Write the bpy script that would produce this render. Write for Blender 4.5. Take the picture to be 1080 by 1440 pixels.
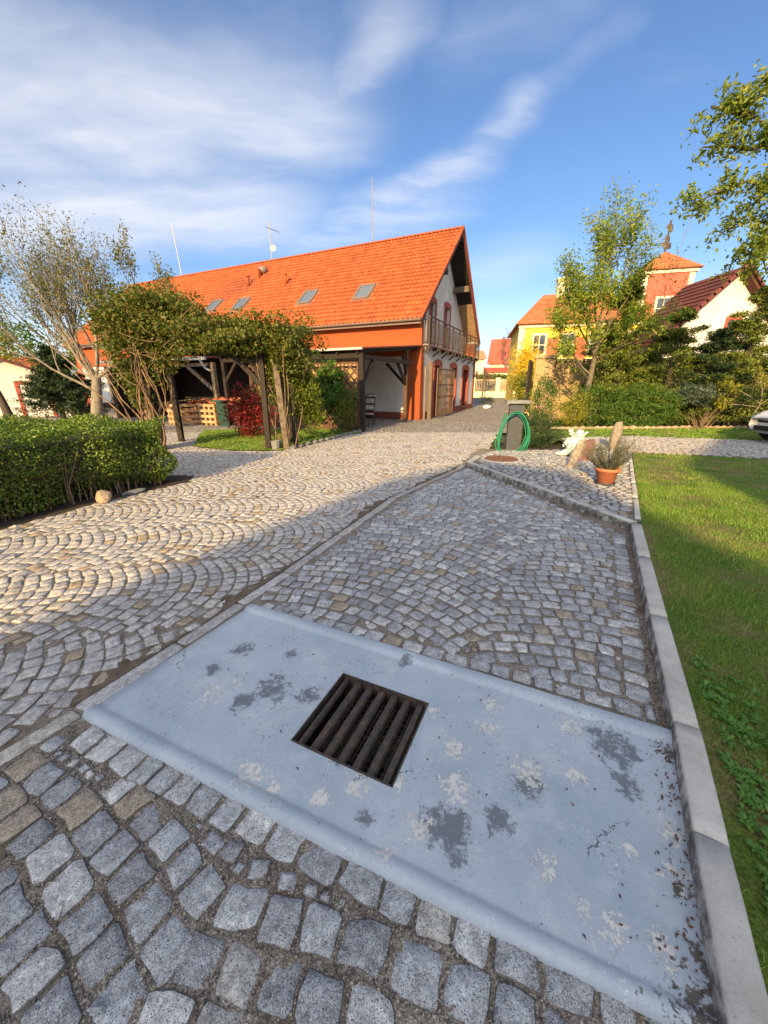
import bpy, bmesh, math, random
import numpy as np
from math import radians as R, sin, cos, pi
from mathutils import Vector, Matrix
rnd = random.Random(7); RNG = np.random.default_rng(11)
scene = bpy.context.scene
for o in list(bpy.data.objects): bpy.data.objects.remove(o)
C = scene.collection
# ------------------------------------------------------------------ camera
FPX, PITCH, CAMH = 525.0, math.atan(178/525.0), 1.5
cam_d = bpy.data.cameras.new('camera'); cam = bpy.data.objects.new('camera', cam_d); C.objects.link(cam)
cam.location = (0, 0, CAMH); cam.rotation_euler = (R(90)-PITCH, 0, 0)
cam_d.sensor_fit = 'VERTICAL'; cam_d.sensor_height = 36; cam_d.sensor_width = 27; cam_d.lens = FPX/1440*36
cam_d.clip_start = .02; cam_d.clip_end = 3000; scene.camera = cam
# ------------------------------------------------------------------ light
SUN_AZ, SUN_EL = 200.0, 19.0     # where the sun stands, clockwise from +Y
SKY_STRENGTH, SUN_STRENGTH, EXPOSURE = 0.10, 5.0, 0.98
world = bpy.data.worlds.new('World'); scene.world = world; world.use_nodes = True
sun_d = bpy.data.lights.new('sun', 'SUN'); sun_d.energy = SUN_STRENGTH; sun_d.angle = R(.5); sun_d.color = (1, .69, .30)
sun = bpy.data.objects.new('sun', sun_d); C.objects.link(sun)
sdir = Vector((sin(R(SUN_AZ))*cos(R(SUN_EL)), cos(R(SUN_AZ))*cos(R(SUN_EL)), sin(R(SUN_EL))))
sun.rotation_euler = sdir.to_track_quat('Z', 'Y').to_euler(); sun.location = (-8, -20, 12)
vs = scene.view_settings; vs.view_transform = 'Standard'; vs.look = 'None'; vs.gamma = 1; vs.exposure = EXPOSURE; vs.use_curve_mapping = False

def G(u, v, z=0.0):      # point of the ground plane seen at a photograph position (survey helper)
    a=(u-540)/FPX; b=(720-v)/FPX
    d=(a, cos(PITCH)+b*sin(PITCH), -sin(PITCH)+b*cos(PITCH)); t=(z-CAMH)/d[2]
    return (d[0]*t, d[1]*t)
def pix(x, y, z=0.0):
    z=z-CAMH; zc=y*cos(PITCH)-z*sin(PITCH); yc=y*sin(PITCH)+z*cos(PITCH)
    return 540+FPX*x/zc, 720-FPX*yc/zc, zc
# ------------------------------------------------------------------ node helpers
class NT:
    def __init__(s, tree): s.t=tree; s.n=tree.nodes; s.l=tree.links
    def node(s, typ, **kw):
        n=s.n.new(typ)
        for k,v in kw.items(): setattr(n,k,v)
        return n
    def setin(s, sock, v):
        if isinstance(v,(int,float)): sock.default_value=v
        elif isinstance(v,(tuple,list)):
            sock.default_value=tuple(v) if len(v)==len(sock.default_value) else tuple(v)+(1,)
        else: s.l.new(v, sock)
    def m(s, op, a, b=0.0, c=0.0, clamp=False):
        n=s.node('ShaderNodeMath', operation=op, use_clamp=clamp)
        s.setin(n.inputs[0],a); s.setin(n.inputs[1],b); s.setin(n.inputs[2],c); return n.outputs[0]
    def vm(s, op, a, b=(0,0,0), out=0):
        n=s.node('ShaderNodeVectorMath', operation=op); s.setin(n.inputs[0],a)
        if op=='SCALE': s.setin(n.inputs[3], b)
        else: s.setin(n.inputs[1],b)
        return n.outputs[out]
    def ramp(s, fac, stops, interp='LINEAR'):
        n=s.node('ShaderNodeValToRGB'); n.color_ramp.interpolation=interp; e=n.color_ramp.elements
        while len(e)<len(stops): e.new(.5)
        for i,(p,c) in enumerate(stops): e[i].position=p; e[i].color=tuple(c)+(1,) if len(c)==3 else c
        s.l.new(fac,n.inputs[0]); return n.outputs[0]
    def smooth(s, x, a, b, lo=0.0, hi=1.0):
        n=s.node('ShaderNodeMapRange', interpolation_type='SMOOTHSTEP'); s.setin(n.inputs[0],x)
        for i,v in zip((1,2,3,4),(a,b,lo,hi)): n.inputs[i].default_value=v
        return n.outputs[0]
    def mix(s, f, a, b, mode='MIX'):
        n=s.node('ShaderNodeMix', data_type='RGBA', blend_type=mode)
        s.setin(n.inputs[0],f); s.setin(n.inputs[6],a); s.setin(n.inputs[7],b); return n.outputs[2]
    def noise(s, vec, scale, detail=3, rough=.55, dist=0, col=False):
        n=s.node('ShaderNodeTexNoise'); s.setin(n.inputs['Vector'],vec); n.inputs['Scale'].default_value=scale
        n.inputs['Detail'].default_value=detail; n.inputs['Roughness'].default_value=rough; n.inputs['Distortion'].default_value=dist
        return n.outputs[1 if col else 0]
    def vor(s, vec, scale, feature='F1', out='Distance', rand=1):
        n=s.node('ShaderNodeTexVoronoi', feature=feature); s.setin(n.inputs['Vector'],vec); n.inputs['Scale'].default_value=scale
        n.inputs['Randomness'].default_value=rand; return n.outputs[out]
    def sep(s, v):
        n=s.node('ShaderNodeSeparateXYZ'); s.setin(n.inputs[0],v); return n.outputs
    def comb(s, x, y, z=0.0):
        n=s.node('ShaderNodeCombineXYZ'); s.setin(n.inputs[0],x); s.setin(n.inputs[1],y); s.setin(n.inputs[2],z); return n.outputs[0]

def new_mat(name, rough=.7, spec=.4):
    mt=bpy.data.materials.new(name); mt.use_nodes=True; t=NT(mt.node_tree); p=mt.node_tree.nodes['Principled BSDF']
    p.inputs['Roughness'].default_value=rough; p.inputs['Specular IOR Level'].default_value=spec
    geo=t.node('ShaderNodeNewGeometry'); oi=t.node('ShaderNodeObjectInfo')
    t.pos=geo.outputs['Position']; t.nor=geo.outputs['Normal']
    t.rand=t.m('FRACT', t.m('ADD', t.m('MULTIPLY', oi.outputs['Random'], 7.13), t.m('MULTIPLY',geo.outputs['Random Per Island'],3.71)))
    tc=t.node('ShaderNodeTexCoord'); t.obj=tc.outputs['Object']; t.p=p
    return mt,t
def bump(t, h, strength=.4, dist=.01):
    b=t.node('ShaderNodeBump'); b.inputs['Strength'].default_value=strength; b.inputs['Distance'].default_value=dist
    t.setin(b.inputs['Height'],h); t.l.new(b.outputs[0], t.p.inputs['Normal'])
def base(t, c): t.setin(t.p.inputs['Base Color'], c)
def simple(name, col, rough=.7, var=.15, scale=6, bumps=.15, bs=60, bd=.004, metal=0, spec=.4, col2=None):
    mt,t=new_mat(name,rough,spec); t.p.inputs['Metallic'].default_value=metal
    n=t.noise(t.pos,scale,5,.65); c2=col2 or tuple(c*(1-var*2) for c in col)
    c=t.mix(t.smooth(n,.3,.72),col,c2)
    v=t.m('ADD',t.m('MULTIPLY',t.rand,var*1.2),1-var*.6)
    c=t.mix(1.0,c,t.comb(v,v,v),'MULTIPLY'); base(t,c)
    if bumps: bump(t,t.noise(t.pos,bs,4,.6),bumps,bd)
    return mt
def granite(name, tint=(1,1,1), lo=.12, hi=.36, warm=.14):
    mt,t=new_mat(name,.72,.35)
    r2=t.m('FRACT',t.m('MULTIPLY',t.rand,17.31)); r3=t.m('FRACT',t.m('MULTIPLY',t.rand,41.7))
    tone=t.ramp(t.rand,[(0,(lo,lo*1.03,lo*1.1)),(.35,(lo*1.45,lo*1.5,lo*1.6)),(.75,(hi*.72,hi*.74,hi*.78)),(1,(hi,hi*.99,hi*.97))])
    tone=t.mix(t.m('GREATER_THAN',r2,1-warm),tone,(.36,.29,.21))
    tone=t.mix(t.m('GREATER_THAN',r3,.93),tone,(.44,.43,.40))
    big=t.noise(t.vm('ADD',t.pos,t.comb(t.m('MULTIPLY',t.rand,9),0,0)),22,4,.6)
    grain=t.vor(t.pos,460,out='Color'); g=t.sep(grain)[0]
    f=t.m('ADD',t.m('MULTIPLY',g,.4),.80)
    f=t.m('MULTIPLY',f,t.smooth(t.noise(t.pos,140,3,.7),.25,.75,.74,1.22))
    f=t.m('MULTIPLY',f,t.smooth(big,.3,.7,.66,1.26))
    f=t.m('MULTIPLY',f,t.smooth(t.noise(t.vm('MULTIPLY',t.pos,(1,1,.3)),60,5,.75,.6),.3,.7,.72,1.25))
    c=t.mix(1.0,tone,t.comb(f,f,f),'MULTIPLY'); c=t.mix(t.m('LESS_THAN',g,.09),c,(.07,.072,.08)); c=t.mix(t.smooth(t.noise(t.pos,38,4,.7),.62,.74,0,.45),c,(.19,.15,.11))
    c=t.mix(t.m('GREATER_THAN',g,.90),c,(.52,.51,.50))
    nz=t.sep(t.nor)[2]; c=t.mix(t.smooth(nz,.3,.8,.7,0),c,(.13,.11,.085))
    c=t.mix(1.0,c,tint,'MULTIPLY'); base(t,c)
    bump(t,t.m('ADD',t.m('MULTIPLY',big,1.6),t.m('MULTIPLY',t.noise(t.pos,170,4,.7),.6)),.95,.008)
    return mt
def leafmat(name, cols, trans=.35, rough=.5):
    mt,t=new_mat(name,rough,.35)
    c=t.ramp(t.rand,[(i/(len(cols)-1),k) for i,k in enumerate(cols)])
    n=t.noise(t.pos,2.3,2); c=t.mix(1.0,c,t.mix(n,(.6,.66,.6),(1.35,1.3,1.25)),'MULTIPLY'); base(t,c)
    tr=t.node('ShaderNodeBsdfTranslucent'); t.l.new(t.mix(1.0,c,(1.5,1.5,.7),'MULTIPLY'),tr.inputs[0])
    mx=t.node('ShaderNodeMixShader'); mx.inputs[0].default_value=trans
    t.l.new(t.p.outputs[0],mx.inputs[1]); t.l.new(tr.outputs[0],mx.inputs[2])
    out=[n for n in t.n if n.type=='OUTPUT_MATERIAL'][0]; t.l.new(mx.outputs[0],out.inputs[0]); return mt
# ------------------------------------------------------------------ sky
t=NT(world.node_tree); bg=t.n['Background']
sky=t.node('ShaderNodeTexSky'); sky.sky_type='NISHITA'; sky.sun_disc=False
sky.sun_elevation=R(SUN_EL); sky.sun_rotation=R(SUN_AZ); sky.air_density=1.0; sky.dust_density=.5; sky.ozone_density=3.5
tc=t.node('ShaderNodeTexCoord'); d=tc.outputs['Generated']; dx,dy,dz=t.sep(d)
zz=t.m('ADD',t.m('MAXIMUM',dz,0.0),.12); P=t.comb(t.m('DIVIDE',dx,zz),t.m('DIVIDE',dy,zz))
def dirp(u,v):
    a=(u-540)/FPX;b=(720-v)/FPX; q=Vector((a,cos(PITCH)+b*sin(PITCH),-sin(PITCH)+b*cos(PITCH))).normalized()
    return Vector((q.x/(q.z+.12), q.y/(q.z+.12), 0))
warp=t.vm('SCALE',t.vm('SUBTRACT',t.noise(P,1.6,4,.55,col=True),(.5,.5,.5)),.30)
Pw=t.vm('ADD',P,warp)
def streak(a,b,w,amp):
    a=dirp(*a);b=dirp(*b);ab=b-a;L2=ab.length_squared
    pa=t.vm('SUBTRACT',Pw,tuple(a)); h=t.m('DIVIDE',t.vm('DOT_PRODUCT',pa,tuple(ab),out=1),L2,clamp=True)
    q=t.vm('SUBTRACT',pa,t.vm('SCALE',tuple(ab),h)); dist=t.vm('LENGTH',q,out=1)
    return t.smooth(dist,0.0,w,amp,0.0)
cl=cb=None
for a,b,w,amp in [((380,215),(560,20),.13,.42),((120,150),(400,170),.42,.60),((-200,60),(180,190),.6,.62),((-150,330),(330,300),.6,.62),((540,290),(650,240),.17,.50),((650,240),(740,135),.11,.42),((740,130),(860,50),.10,.22),
                  ((430,340),(600,285),.3,.38),((300,310),(400,240),.3,.35),((690,390),(720,370),.5,.25),((240,20),(420,60),.3,.14),((660,60),(780,10),.2,.14),((-400,200),(0,200),.8,.5)]:
    s_=streak(a,b,w,amp)
    if w>.35: cb=s_ if cb is None else t.m('MAXIMUM',cb,s_)
    else: cl=s_ if cl is None else t.m('MAXIMUM',cl,s_)
# fibres of the cirrus run along one wind direction all over the sky
rot=t.node('ShaderNodeMapping'); t.l.new(Pw,rot.inputs[0]); rot.inputs['Rotation'].default_value=(0,0,R(-38)); rot.inputs['Scale'].default_value=(.9,3.2,1)
fib=t.noise(rot.outputs[0],2.2,7,.56,.15); fine=t.noise(Pw,5,5,.55)
tex=t.m('ADD',t.m('MULTIPLY',fib,.7),t.m('MULTIPLY',fine,.3))
cov=t.m('MAXIMUM',t.m('MULTIPLY',cl,t.smooth(tex,.28,.68,.25,1.1)),t.m('MULTIPLY',cb,t.smooth(tex,.25,.75,.62,1.15)))
wisp=t.m('MULTIPLY',t.smooth(fib,.55,.8),.05)
veil=t.m('MAXIMUM',t.smooth(dz,.66,.95),t.smooth(dy,.1,-.5))     # cirrus veil added out of view, overhead and sunward, to lift the fill light
veil=t.m('MULTIPLY',veil,t.smooth(t.m('ADD',t.m('MULTIPLY',fib,.6),t.m('MULTIPLY',t.noise(P,.9,4,.5),.4)),.32,.60,.28,.8))
cov=t.m('MINIMUM',t.m('MAXIMUM',t.m('MAXIMUM',t.m('ADD',cov,wisp),veil),t.smooth(dz,.0,.26,.55,0)),.92)
lum=t.node('ShaderNodeRGBToBW'); t.l.new(sky.outputs[0],lum.inputs[0])
skyc=t.mix(1.0,sky.outputs[0],(.86,.90,.98),"MULTIPLY")
sd=t.vm('DOT_PRODUCT',d,tuple(sdir),out=1)
ph=t.m("ADD",1.0,t.m("MULTIPLY",t.m("POWER",t.m("MAXIMUM",sd,0.0),3.0),2.5))   # thin cloud is brighter towards the sun
cc=t.vm('SCALE',t.mix(t.smooth(dz,0,.5),(6.2,5.9,5.6),(5.6,5.6,5.7)),ph)
t.l.new(t.mix(cov,skyc,cc),bg.inputs[0]); bg.inputs[1].default_value=SKY_STRENGTH
# ------------------------------------------------------------------ mesh helpers
class MB:
    def __init__(s): s.v=[]; s.f=[]; s.mi=[]; s.cur=0
    def add(s, vs, fs, mi=0):
        o=len(s.v); s.v.extend(tuple(p) for p in vs); s.f.extend(tuple(i+o for i in f) for f in fs); s.mi.extend([mi]*len(fs))
    def box(s, x0,y0,z0,x1,y1,z1, mi=0, M=None):
        vs=[(x0,y0,z0),(x1,y0,z0),(x1,y1,z0),(x0,y1,z0),(x0,y0,z1),(x1,y0,z1),(x1,y1,z1),(x0,y1,z1)]
        if M: vs=[tuple(M@Vector(p)) for p in vs]
        s.add(vs,[(0,3,2,1),(4,5,6,7),(0,1,5,4),(1,2,6,5),(2,3,7,6),(3,0,4,7)],mi); return s
    def bar(s, a, b, w, h, mi=0, up=(0,0,1)):
        a=Vector(a);b=Vector(b);d=(b-a).normalized();u=Vector(up)
        if abs(d.dot(u))>.97: u=Vector((1,0,0))
        r=d.cross(u).normalized();u=r.cross(d).normalized(); r*=w/2;u*=h/2
        vs=[a-r-u,a+r-u,a+r+u,a-r+u,b-r-u,b+r-u,b+r+u,b-r+u]
        s.add(vs,[(0,1,2,3),(7,6,5,4),(0,4,5,1),(1,5,6,2),(2,6,7,3),(3,7,4,0)],mi); return s
    def tube(s, pts, rad, n=6, mi=0, cap=True):
        pts=[Vector(p) for p in pts]; k=len(pts); rad=rad if isinstance(rad,(list,tuple)) else [rad]*k
        vs=[]; pu=None
        for i,p in enumerate(pts):
            d=(pts[min(i+1,k-1)]-pts[max(i-1,0)]); d=d.normalized() if d.length>1e-9 else Vector((0,0,1))
            if pu is None: pu=Vector((1,0,0)) if abs(d.x)<.9 else Vector((0,1,0))
            r=d.cross(pu).normalized(); pu=r.cross(d).normalized()
            for j in range(n):
                a=2*pi*j/n; vs.append(p+(r*cos(a)+pu*sin(a))*rad[i])
        fs=[(i*n+j,i*n+(j+1)%n,(i+1)*n+(j+1)%n,(i+1)*n+j) for i in range(k-1) for j in range(n)]
        if cap: fs+= [tuple(range(n))[::-1], tuple((k-1)*n+j for j in range(n))]
        s.add(vs,fs,mi); return s
    def lathe(s, prof, n=16, c=(0,0,0), mi=0):
        vs=[(c[0]+r*cos(2*pi*j/n),c[1]+r*sin(2*pi*j/n),c[2]+z) for r,z in prof for j in range(n)]
        fs=[(i*n+j,i*n+(j+1)%n,(i+1)*n+(j+1)%n,(i+1)*n+j) for i in range(len(prof)-1) for j in range(n)]
        s.add(vs,fs,mi); return s
    def prism(s, poly, z0, z1, mi=0, M=None):
        n=len(poly); vs=[(x,y,z0) for x,y in poly]+[(x,y,z1) for x,y in poly]
        if M: vs=[tuple(M@Vector(p)) for p in vs]
        s.add(vs,[tuple(range(n))[::-1],tuple(range(n,2*n))]+[(i,(i+1)%n,n+(i+1)%n,n+i) for i in range(n)],mi); return s
    def blob(s, c, r, seed=0, amp=.2, sub=2, mi=0, M=None):
        bm=bmesh.new(); bmesh.ops.create_icosphere(bm,subdivisions=sub,radius=1)
        q=random.Random(seed); ph=[(q.uniform(-3,3),q.uniform(-3,3),q.uniform(-3,3),q.uniform(0,6)) for _ in range(5)]
        vs=[]
        for v in bm.verts:
            k=1+amp*sum(sin(v.co.x*a+v.co.y*b+v.co.z*d+e) for a,b,d,e in ph)/2.2
            p=Vector((v.co.x*r[0]*k,v.co.y*r[1]*k,v.co.z*r[2]*k)); 
            if M: p=M@p
            vs.append((c[0]+p.x,c[1]+p.y,c[2]+p.z))
        bm.verts.index_update(); fs=[tuple(v.index for v in f.verts) for f in bm.faces]; bm.free(); s.add(vs,fs,mi); return s
def link(name, me, parent=None, mats=(), smooth=False):
    for m_ in mats: me.materials.append(m_)
    o=bpy.data.objects.new(name, me); C.objects.link(o)
    if parent: o.parent=parent
    if smooth: me.polygons.foreach_set('use_smooth',[True]*len(me.polygons))
    return o
def obj(name, mb, mat, parent=None, smooth=False):
    me=bpy.data.meshes.new(name); me.from_pydata(mb.v,[],mb.f)
    mats=mat if isinstance(mat,(list,tuple)) else [mat]
    o=link(name,me,parent,mats,smooth)
    if any(mb.mi): me.polygons.foreach_set('material_index',mb.mi)
    me.update(); return o
def np_mesh(name, V, Fq, mat, parent=None, smooth=False):
    """V (n,3), Fq (m,k) with k = 3 or 4"""
    me=bpy.data.meshes.new(name); k=Fq.shape[1]
    me.vertices.add(len(V)); me.vertices.foreach_set('co',np.asarray(V,np.float32).ravel())
    me.loops.add(Fq.size); me.loops.foreach_set('vertex_index',Fq.astype(np.int32).ravel())
    me.polygons.add(len(Fq)); me.polygons.foreach_set('loop_start',np.arange(len(Fq),dtype=np.int32)*k)
    me.polygons.foreach_set('loop_total',np.full(len(Fq),k,np.int32)); me.update(calc_edges=True)
    return link(name,me,parent,[mat],smooth)
def tag(o, label=None, cat=None, group=None, kind=None):
    if label: o['label']=label
    if cat: o['category']=cat
    if group: o['group']=group
    if kind: o['kind']=kind
    return o
def thing(name, label, cat, loc=(0,0,0), az=0, group=None, kind=None):
    o=bpy.data.objects.new(name,None); C.objects.link(o); o.empty_display_size=.2
    o.location=loc; o.rotation_euler=(0,0,-R(az)); return tag(o,label,cat,group,kind)
def inpoly(x,y,poly):
    x=np.asarray(x);y=np.asarray(y);ins=np.zeros(x.shape,bool);n=len(poly)
    for i in range(n):
        x0,y0=poly[i];x1,y1=poly[(i+1)%n]
        c=((y0>y)!=(y1>y)); xi=(x1-x0)*(y-y0)/((y1-y0) if y1!=y0 else 1e-9)+x0
        ins^=c&(x<xi)
    return ins
def sheet(name, poly, z, mat, kind='structure', step=None, label=None):
    mb=MB(); mb.add([(x,y,z) for x,y in poly],[tuple(range(len(poly)))]); o=obj(name,mb,mat)
    a=sum(poly[i][0]*poly[(i+1)%len(poly)][1]-poly[(i+1)%len(poly)][0]*poly[i][1] for i in range(len(poly)))
    if a<0: o.data.flip_normals()
    if kind: o['kind']=kind
    if label: o['label']=label
    return o
# ------------------------------------------------------------------ materials
M={}
M['sett']=granite('granite_setts',(1.02,1.0,.955),.25,.60,.08)
M['sett_road']=granite('granite_road_setts',(1.08,1.0,.89),.34,.56,.09)
M['edging']=granite('pale_granite_edging',(1.12,1.04,.94),.34,.46,.2)
M['soil']=simple('dark_soil',(.055,.04,.028),.95,.2,9,.6,80,.01)
mt,t=new_mat('joint_grit',.95,.2); g=t.vor(t.pos,190,out='Color'); n=t.noise(t.pos,5,4)
c=t.ramp(t.sep(g)[0],[(0,(.12,.10,.08)),(.5,(.24,.205,.165)),(.85,(.34,.29,.23)),(1,(.46,.40,.33))]); c=t.mix(t.smooth(n,.45,.72),c,(.15,.11,.07)); base(t,c)
bump(t,t.vor(t.pos,190),.8,.006); M['grit']=mt
mt,t=new_mat('gravel_chips',.85,.3); base(t,t.ramp(t.rand,[(0,(.07,.062,.055)),(.45,(.15,.13,.112)),(.8,(.24,.205,.17)),(.93,(.38,.29,.20)),(1,(.55,.5,.45))])); M['chips']=mt
mt,t=new_mat('dirt_seam',.95,.2); n=t.noise(t.pos,14,6,.65); base(t,t.ramp(n,[(.3,(.075,.055,.038)),(.55,(.15,.115,.08)),(.75,(.21,.17,.12))])); bump(t,t.noise(t.pos,120,5,.7),.7,.006); M['dirt']=mt
# concrete with worn blue grey paint
mt,t=new_mat('worn_blue_grey_paint',.6,.35); pos=t.pos
big=t.noise(pos,1.7,5,.6); c=t.mix(t.smooth(big,.3,.7),(.31,.36,.405),(.42,.465,.505))
c=t.mix(t.smooth(t.noise(pos,9,6,.7),.45,.72,0,.75),c,(.36,.40,.44))
c=t.mix(t.smooth(t.noise(t.vm('ADD',pos,(5,1,0)),4.5,8,.7),.48,.66,0,.45),c,(.50,.53,.55))
c=t.mix(t.smooth(t.noise(t.vm('ADD',pos,(9,4,0)),55,5,.75),.5,.7,0,.35),c,(.30,.32,.36))
def spots(lst):
    acc=None
    for (u,v,rx) in lst:
        gx,gy=G(u,v,.02); dd=t.vm('LENGTH',t.vm('MULTIPLY',t.vm('SUBTRACT',pos,(gx,gy,.02)),(1,1,0)),out=1)
        s_=t.smooth(dd,0,rx,1,0); acc=s_ if acc is None else t.m('MAXIMUM',acc,s_)
    return acc
nz1=t.noise(pos,20,12,.80,.2); nz2=t.noise(t.vm('ADD',pos,(3.1,7.7,0)),42,12,.80,.2)
dk=spots([(378,970,.2),(435,975,.14),(340,985,.12),(625,1165,.21),(410,920,.09),(340,912,.14),(745,1105,.13),(700,1150,.12),(860,1050,.22),(300,940,.12),(515,1150,.07),(880,1100,.12),(570,930,.1),(480,1060,.1)])
mk=t.smooth(t.m('ADD',nz1,t.m('MULTIPLY',dk,.27)),.655,.74); c=t.mix(mk,c,(.15,.165,.18))
wh=spots([(300,975,.16),(330,960,.1),(640,1110,.16),(590,1165,.12),(930,1330,.10),(945,1170,.10),(560,1100,.1),(350,1090,.15),(500,1105,.12),(740,1085,.16),(860,1300,.1),(800,1020,.14),(820,1275,.06),(610,1000,.08),(770,1215,.1),(950,1230,.1),(690,1020,.12),(810,1090,.1),(450,1120,.1),(380,1105,.1),(690,990,.12),(540,1200,.08),(640,1050,.12),(885,1190,.06)])
mk2=t.smooth(t.m('ADD',nz2,t.m('MULTIPLY',wh,.18)),.645,.665); c=t.mix(mk2,c,(.60,.575,.52))
c=t.mix(t.smooth(t.noise(pos,120,3,.6),.66,.72,0,.8),c,(.12,.13,.15))
c=t.mix(t.smooth(t.noise(t.vm('ADD',pos,(1,2,3)),70,4,.6),.70,.74,0,.7),c,(.5,.5,.48))
edge=spots([(1000,1440,.25),(960,1250,.1),(940,1060,.12),(985,1360,.14)]); c=t.mix(t.smooth(t.m('ADD',t.noise(pos,40,6,.7),t.m('MULTIPLY',edge,.22)),.66,.74),c,(.10,.09,.075))
wv=t.vm('ADD',t.vm('MULTIPLY',pos,(1,1,0)),t.vm('SCALE',t.noise(pos,7,5,.7,col=True),.22)); ck=t.vor(wv,1.5,'DISTANCE_TO_EDGE'); crack=t.m('MULTIPLY',t.smooth(ck,.002,.006,1,0),t.smooth(t.noise(t.vm('ADD',pos,(2,9,0)),2.2,2),.56,.6))
c=t.mix(crack,c,(.06,.06,.065))
fl_=t.m('MULTIPLY',t.smooth(t.noise(pos,95,4,.75),.60,.64),t.smooth(t.noise(t.vm('ADD',pos,(4,4,4)),6,3),.52,.62)); c=t.mix(fl_,c,(.68,.66,.62))
fd_=t.m('MULTIPLY',t.smooth(t.noise(t.vm('ADD',pos,(8,4,4)),80,5,.75),.58,.62),t.smooth(t.noise(t.vm('ADD',pos,(1,7,4)),5,3),.50,.62)); c=t.mix(fd_,c,(.17,.185,.2))
base(t,c); bump(t,t.m('SUBTRACT',t.m('SUBTRACT',t.noise(pos,60,6,.65),t.m('MULTIPLY',mk2,.7)),t.m('MULTIPLY',mk,.6)),.5,.004); M['slab']=mt
# concrete kerb
mt,t=new_mat('weathered_concrete',.85,.3); n=t.noise(t.pos,7,6,.7); c=t.mix(t.smooth(n,.3,.7),(.50,.475,.43),(.37,.345,.30))
c=t.mix(t.smooth(t.noise(t.pos,90,5,.7),.55,.72,0,.6),c,(.18,.165,.14)); nz=t.sep(t.nor)[2]
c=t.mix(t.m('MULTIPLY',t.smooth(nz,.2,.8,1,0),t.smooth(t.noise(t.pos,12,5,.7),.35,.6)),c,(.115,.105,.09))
c=t.mix(t.smooth(t.noise(t.vm('MULTIPLY',t.pos,(1,1,1)),22,6,.75),.66,.72,0,.7),c,(.10,.10,.085))
v=t.m('ADD',t.m('MULTIPLY',t.rand,.08),.96); c=t.mix(1.0,c,t.comb(v,v,v),'MULTIPLY'); base(t,c); bump(t,t.noise(t.pos,110,6,.7),.5,.004); M['kerb']=mt
mt,t=new_mat('rusty_iron',.6,.5); n=t.noise(t.pos,28,6,.7); c=t.ramp(n,[(.3,(.035,.032,.03)),(.5,(.06,.048,.038)),(.63,(.12,.07,.04)),(.8,(.2,.10,.05))])
t.p.inputs['Metallic'].default_value=.25; base(t,c); bump(t,t.noise(t.pos,160,4,.7),.5,.003); M['rust']=mt
M['rust2']=simple('rusty_cover_plate',(.22,.10,.045),.8,.25,14,.5,90,.003,col2=(.10,.055,.035))
M['dark_in']=simple('pit_mud',(.03,.026,.02),.95,.2,20,.4,60,.01)
# grass ground
mt,t=new_mat('turf',.95,.2); n=t.noise(t.pos,1.6,5,.65); c=t.ramp(n,[(.28,(.09,.18,.02)),(.45,(.14,.21,.03)),(.58,(.26,.22,.08)),(.72,(.30,.22,.12))])
f=t.noise(t.pos,85,4,.7); c=t.mix(t.smooth(f,.35,.65),t.mix(1.0,c,(.45,.45,.4),'MULTIPLY'),c); base(t,c); bump(t,f,1,.02); M['turf']=mt
mt,t=new_mat('meadow_ground',.95,.2); n=t.noise(t.pos,.05,5,.65); base(t,t.ramp(n,[(.3,(.05,.07,.02)),(.6,(.09,.09,.035)),(.8,(.13,.11,.06))])); M['ground']=mt
M['blade']=leafmat('grass_blades',[(.08,.19,.018),(.13,.28,.03),(.20,.33,.04),(.42,.36,.15)],.35,.55)
M['weed']=leafmat('weed_leaves',[(.06,.16,.02),(.09,.21,.03),(.14,.26,.04)],.3)
# far cobbles
mt,t=new_mat('cobbles_in_the_distance',.85,.3); vv=t.vm('MULTIPLY',t.pos,(1,1,0)); col=t.vor(vv,7.5,out='Color',rand=.6); ed=t.vor(vv,7.5,'DISTANCE_TO_EDGE',rand=.6)
s0=t.sep(col)[0]; c=t.ramp(s0,[(0,(.27,.255,.235)),(.5,(.35,.325,.29)),(.9,(.42,.38,.33)),(1,(.46,.38,.28))]); c=t.mix(t.smooth(ed,.03,.09,.8,0),c,(.06,.05,.04))
c=t.mix(t.smooth(t.noise(t.pos,.5,4),.45,.7,0,.35),c,(.2,.165,.12)); base(t,c); bump(t,t.smooth(ed,.0,.15),.9,.03); M['farcob']=mt
M['asphalt']=simple('grey_asphalt',(.11,.12,.14),.9,.15,3,.4,60,.01)
M['white_wall']=simple('white_plaster',(.66,.64,.60),.9,.08,2.2,.2,70,.004,col2=(.56,.535,.49))
M['orange_wall']=simple('orange_plaster',(.34,.074,.02),.88,.06,1.5,.15,70,.003,col2=(.29,.062,.018))
M['plinth']=simple('brown_red_plinth',(.20,.065,.045),.85,.12,4)
M['red_trim']=simple('brick_red_trim',(.40,.085,.055),.8,.1,4)
M['door']=simple('dark_red_joinery',(.25,.05,.035),.55,.1,5)
M['gutter']=simple('grey_brown_gutter',(.20,.15,.125),.5,.1,4)
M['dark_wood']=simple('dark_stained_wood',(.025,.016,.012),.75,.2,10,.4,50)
M['brown_wood']=simple('brown_stained_wood',(.13,.065,.035),.7,.2,8,.4,60)
M['old_wood']=simple('weathered_post_wood',(.20,.155,.11),.85,.2,9,.6,40,.008,col2=(.07,.05,.035))
M['pallet']=simple('pale_pallet_wood',(.50,.31,.17),.8,.2,9,.4,60,col2=(.34,.2,.1))
M['tan']=simple('tan_reed_panel',(.42,.27,.15),.85,.15,6,.5,40,.006)
M['iron']=simple('dark_forged_iron',(.06,.045,.04),.5,.15,12,.2,80,metal=.3)
M['gate_iron']=simple('brown_painted_gate_iron',(.15,.105,.075),.6,.15,12,.2,80)
M['zinc']=simple('pale_zinc_sheet',(.45,.44,.42),.5,.1,5,.1,40,metal=.2)
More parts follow.
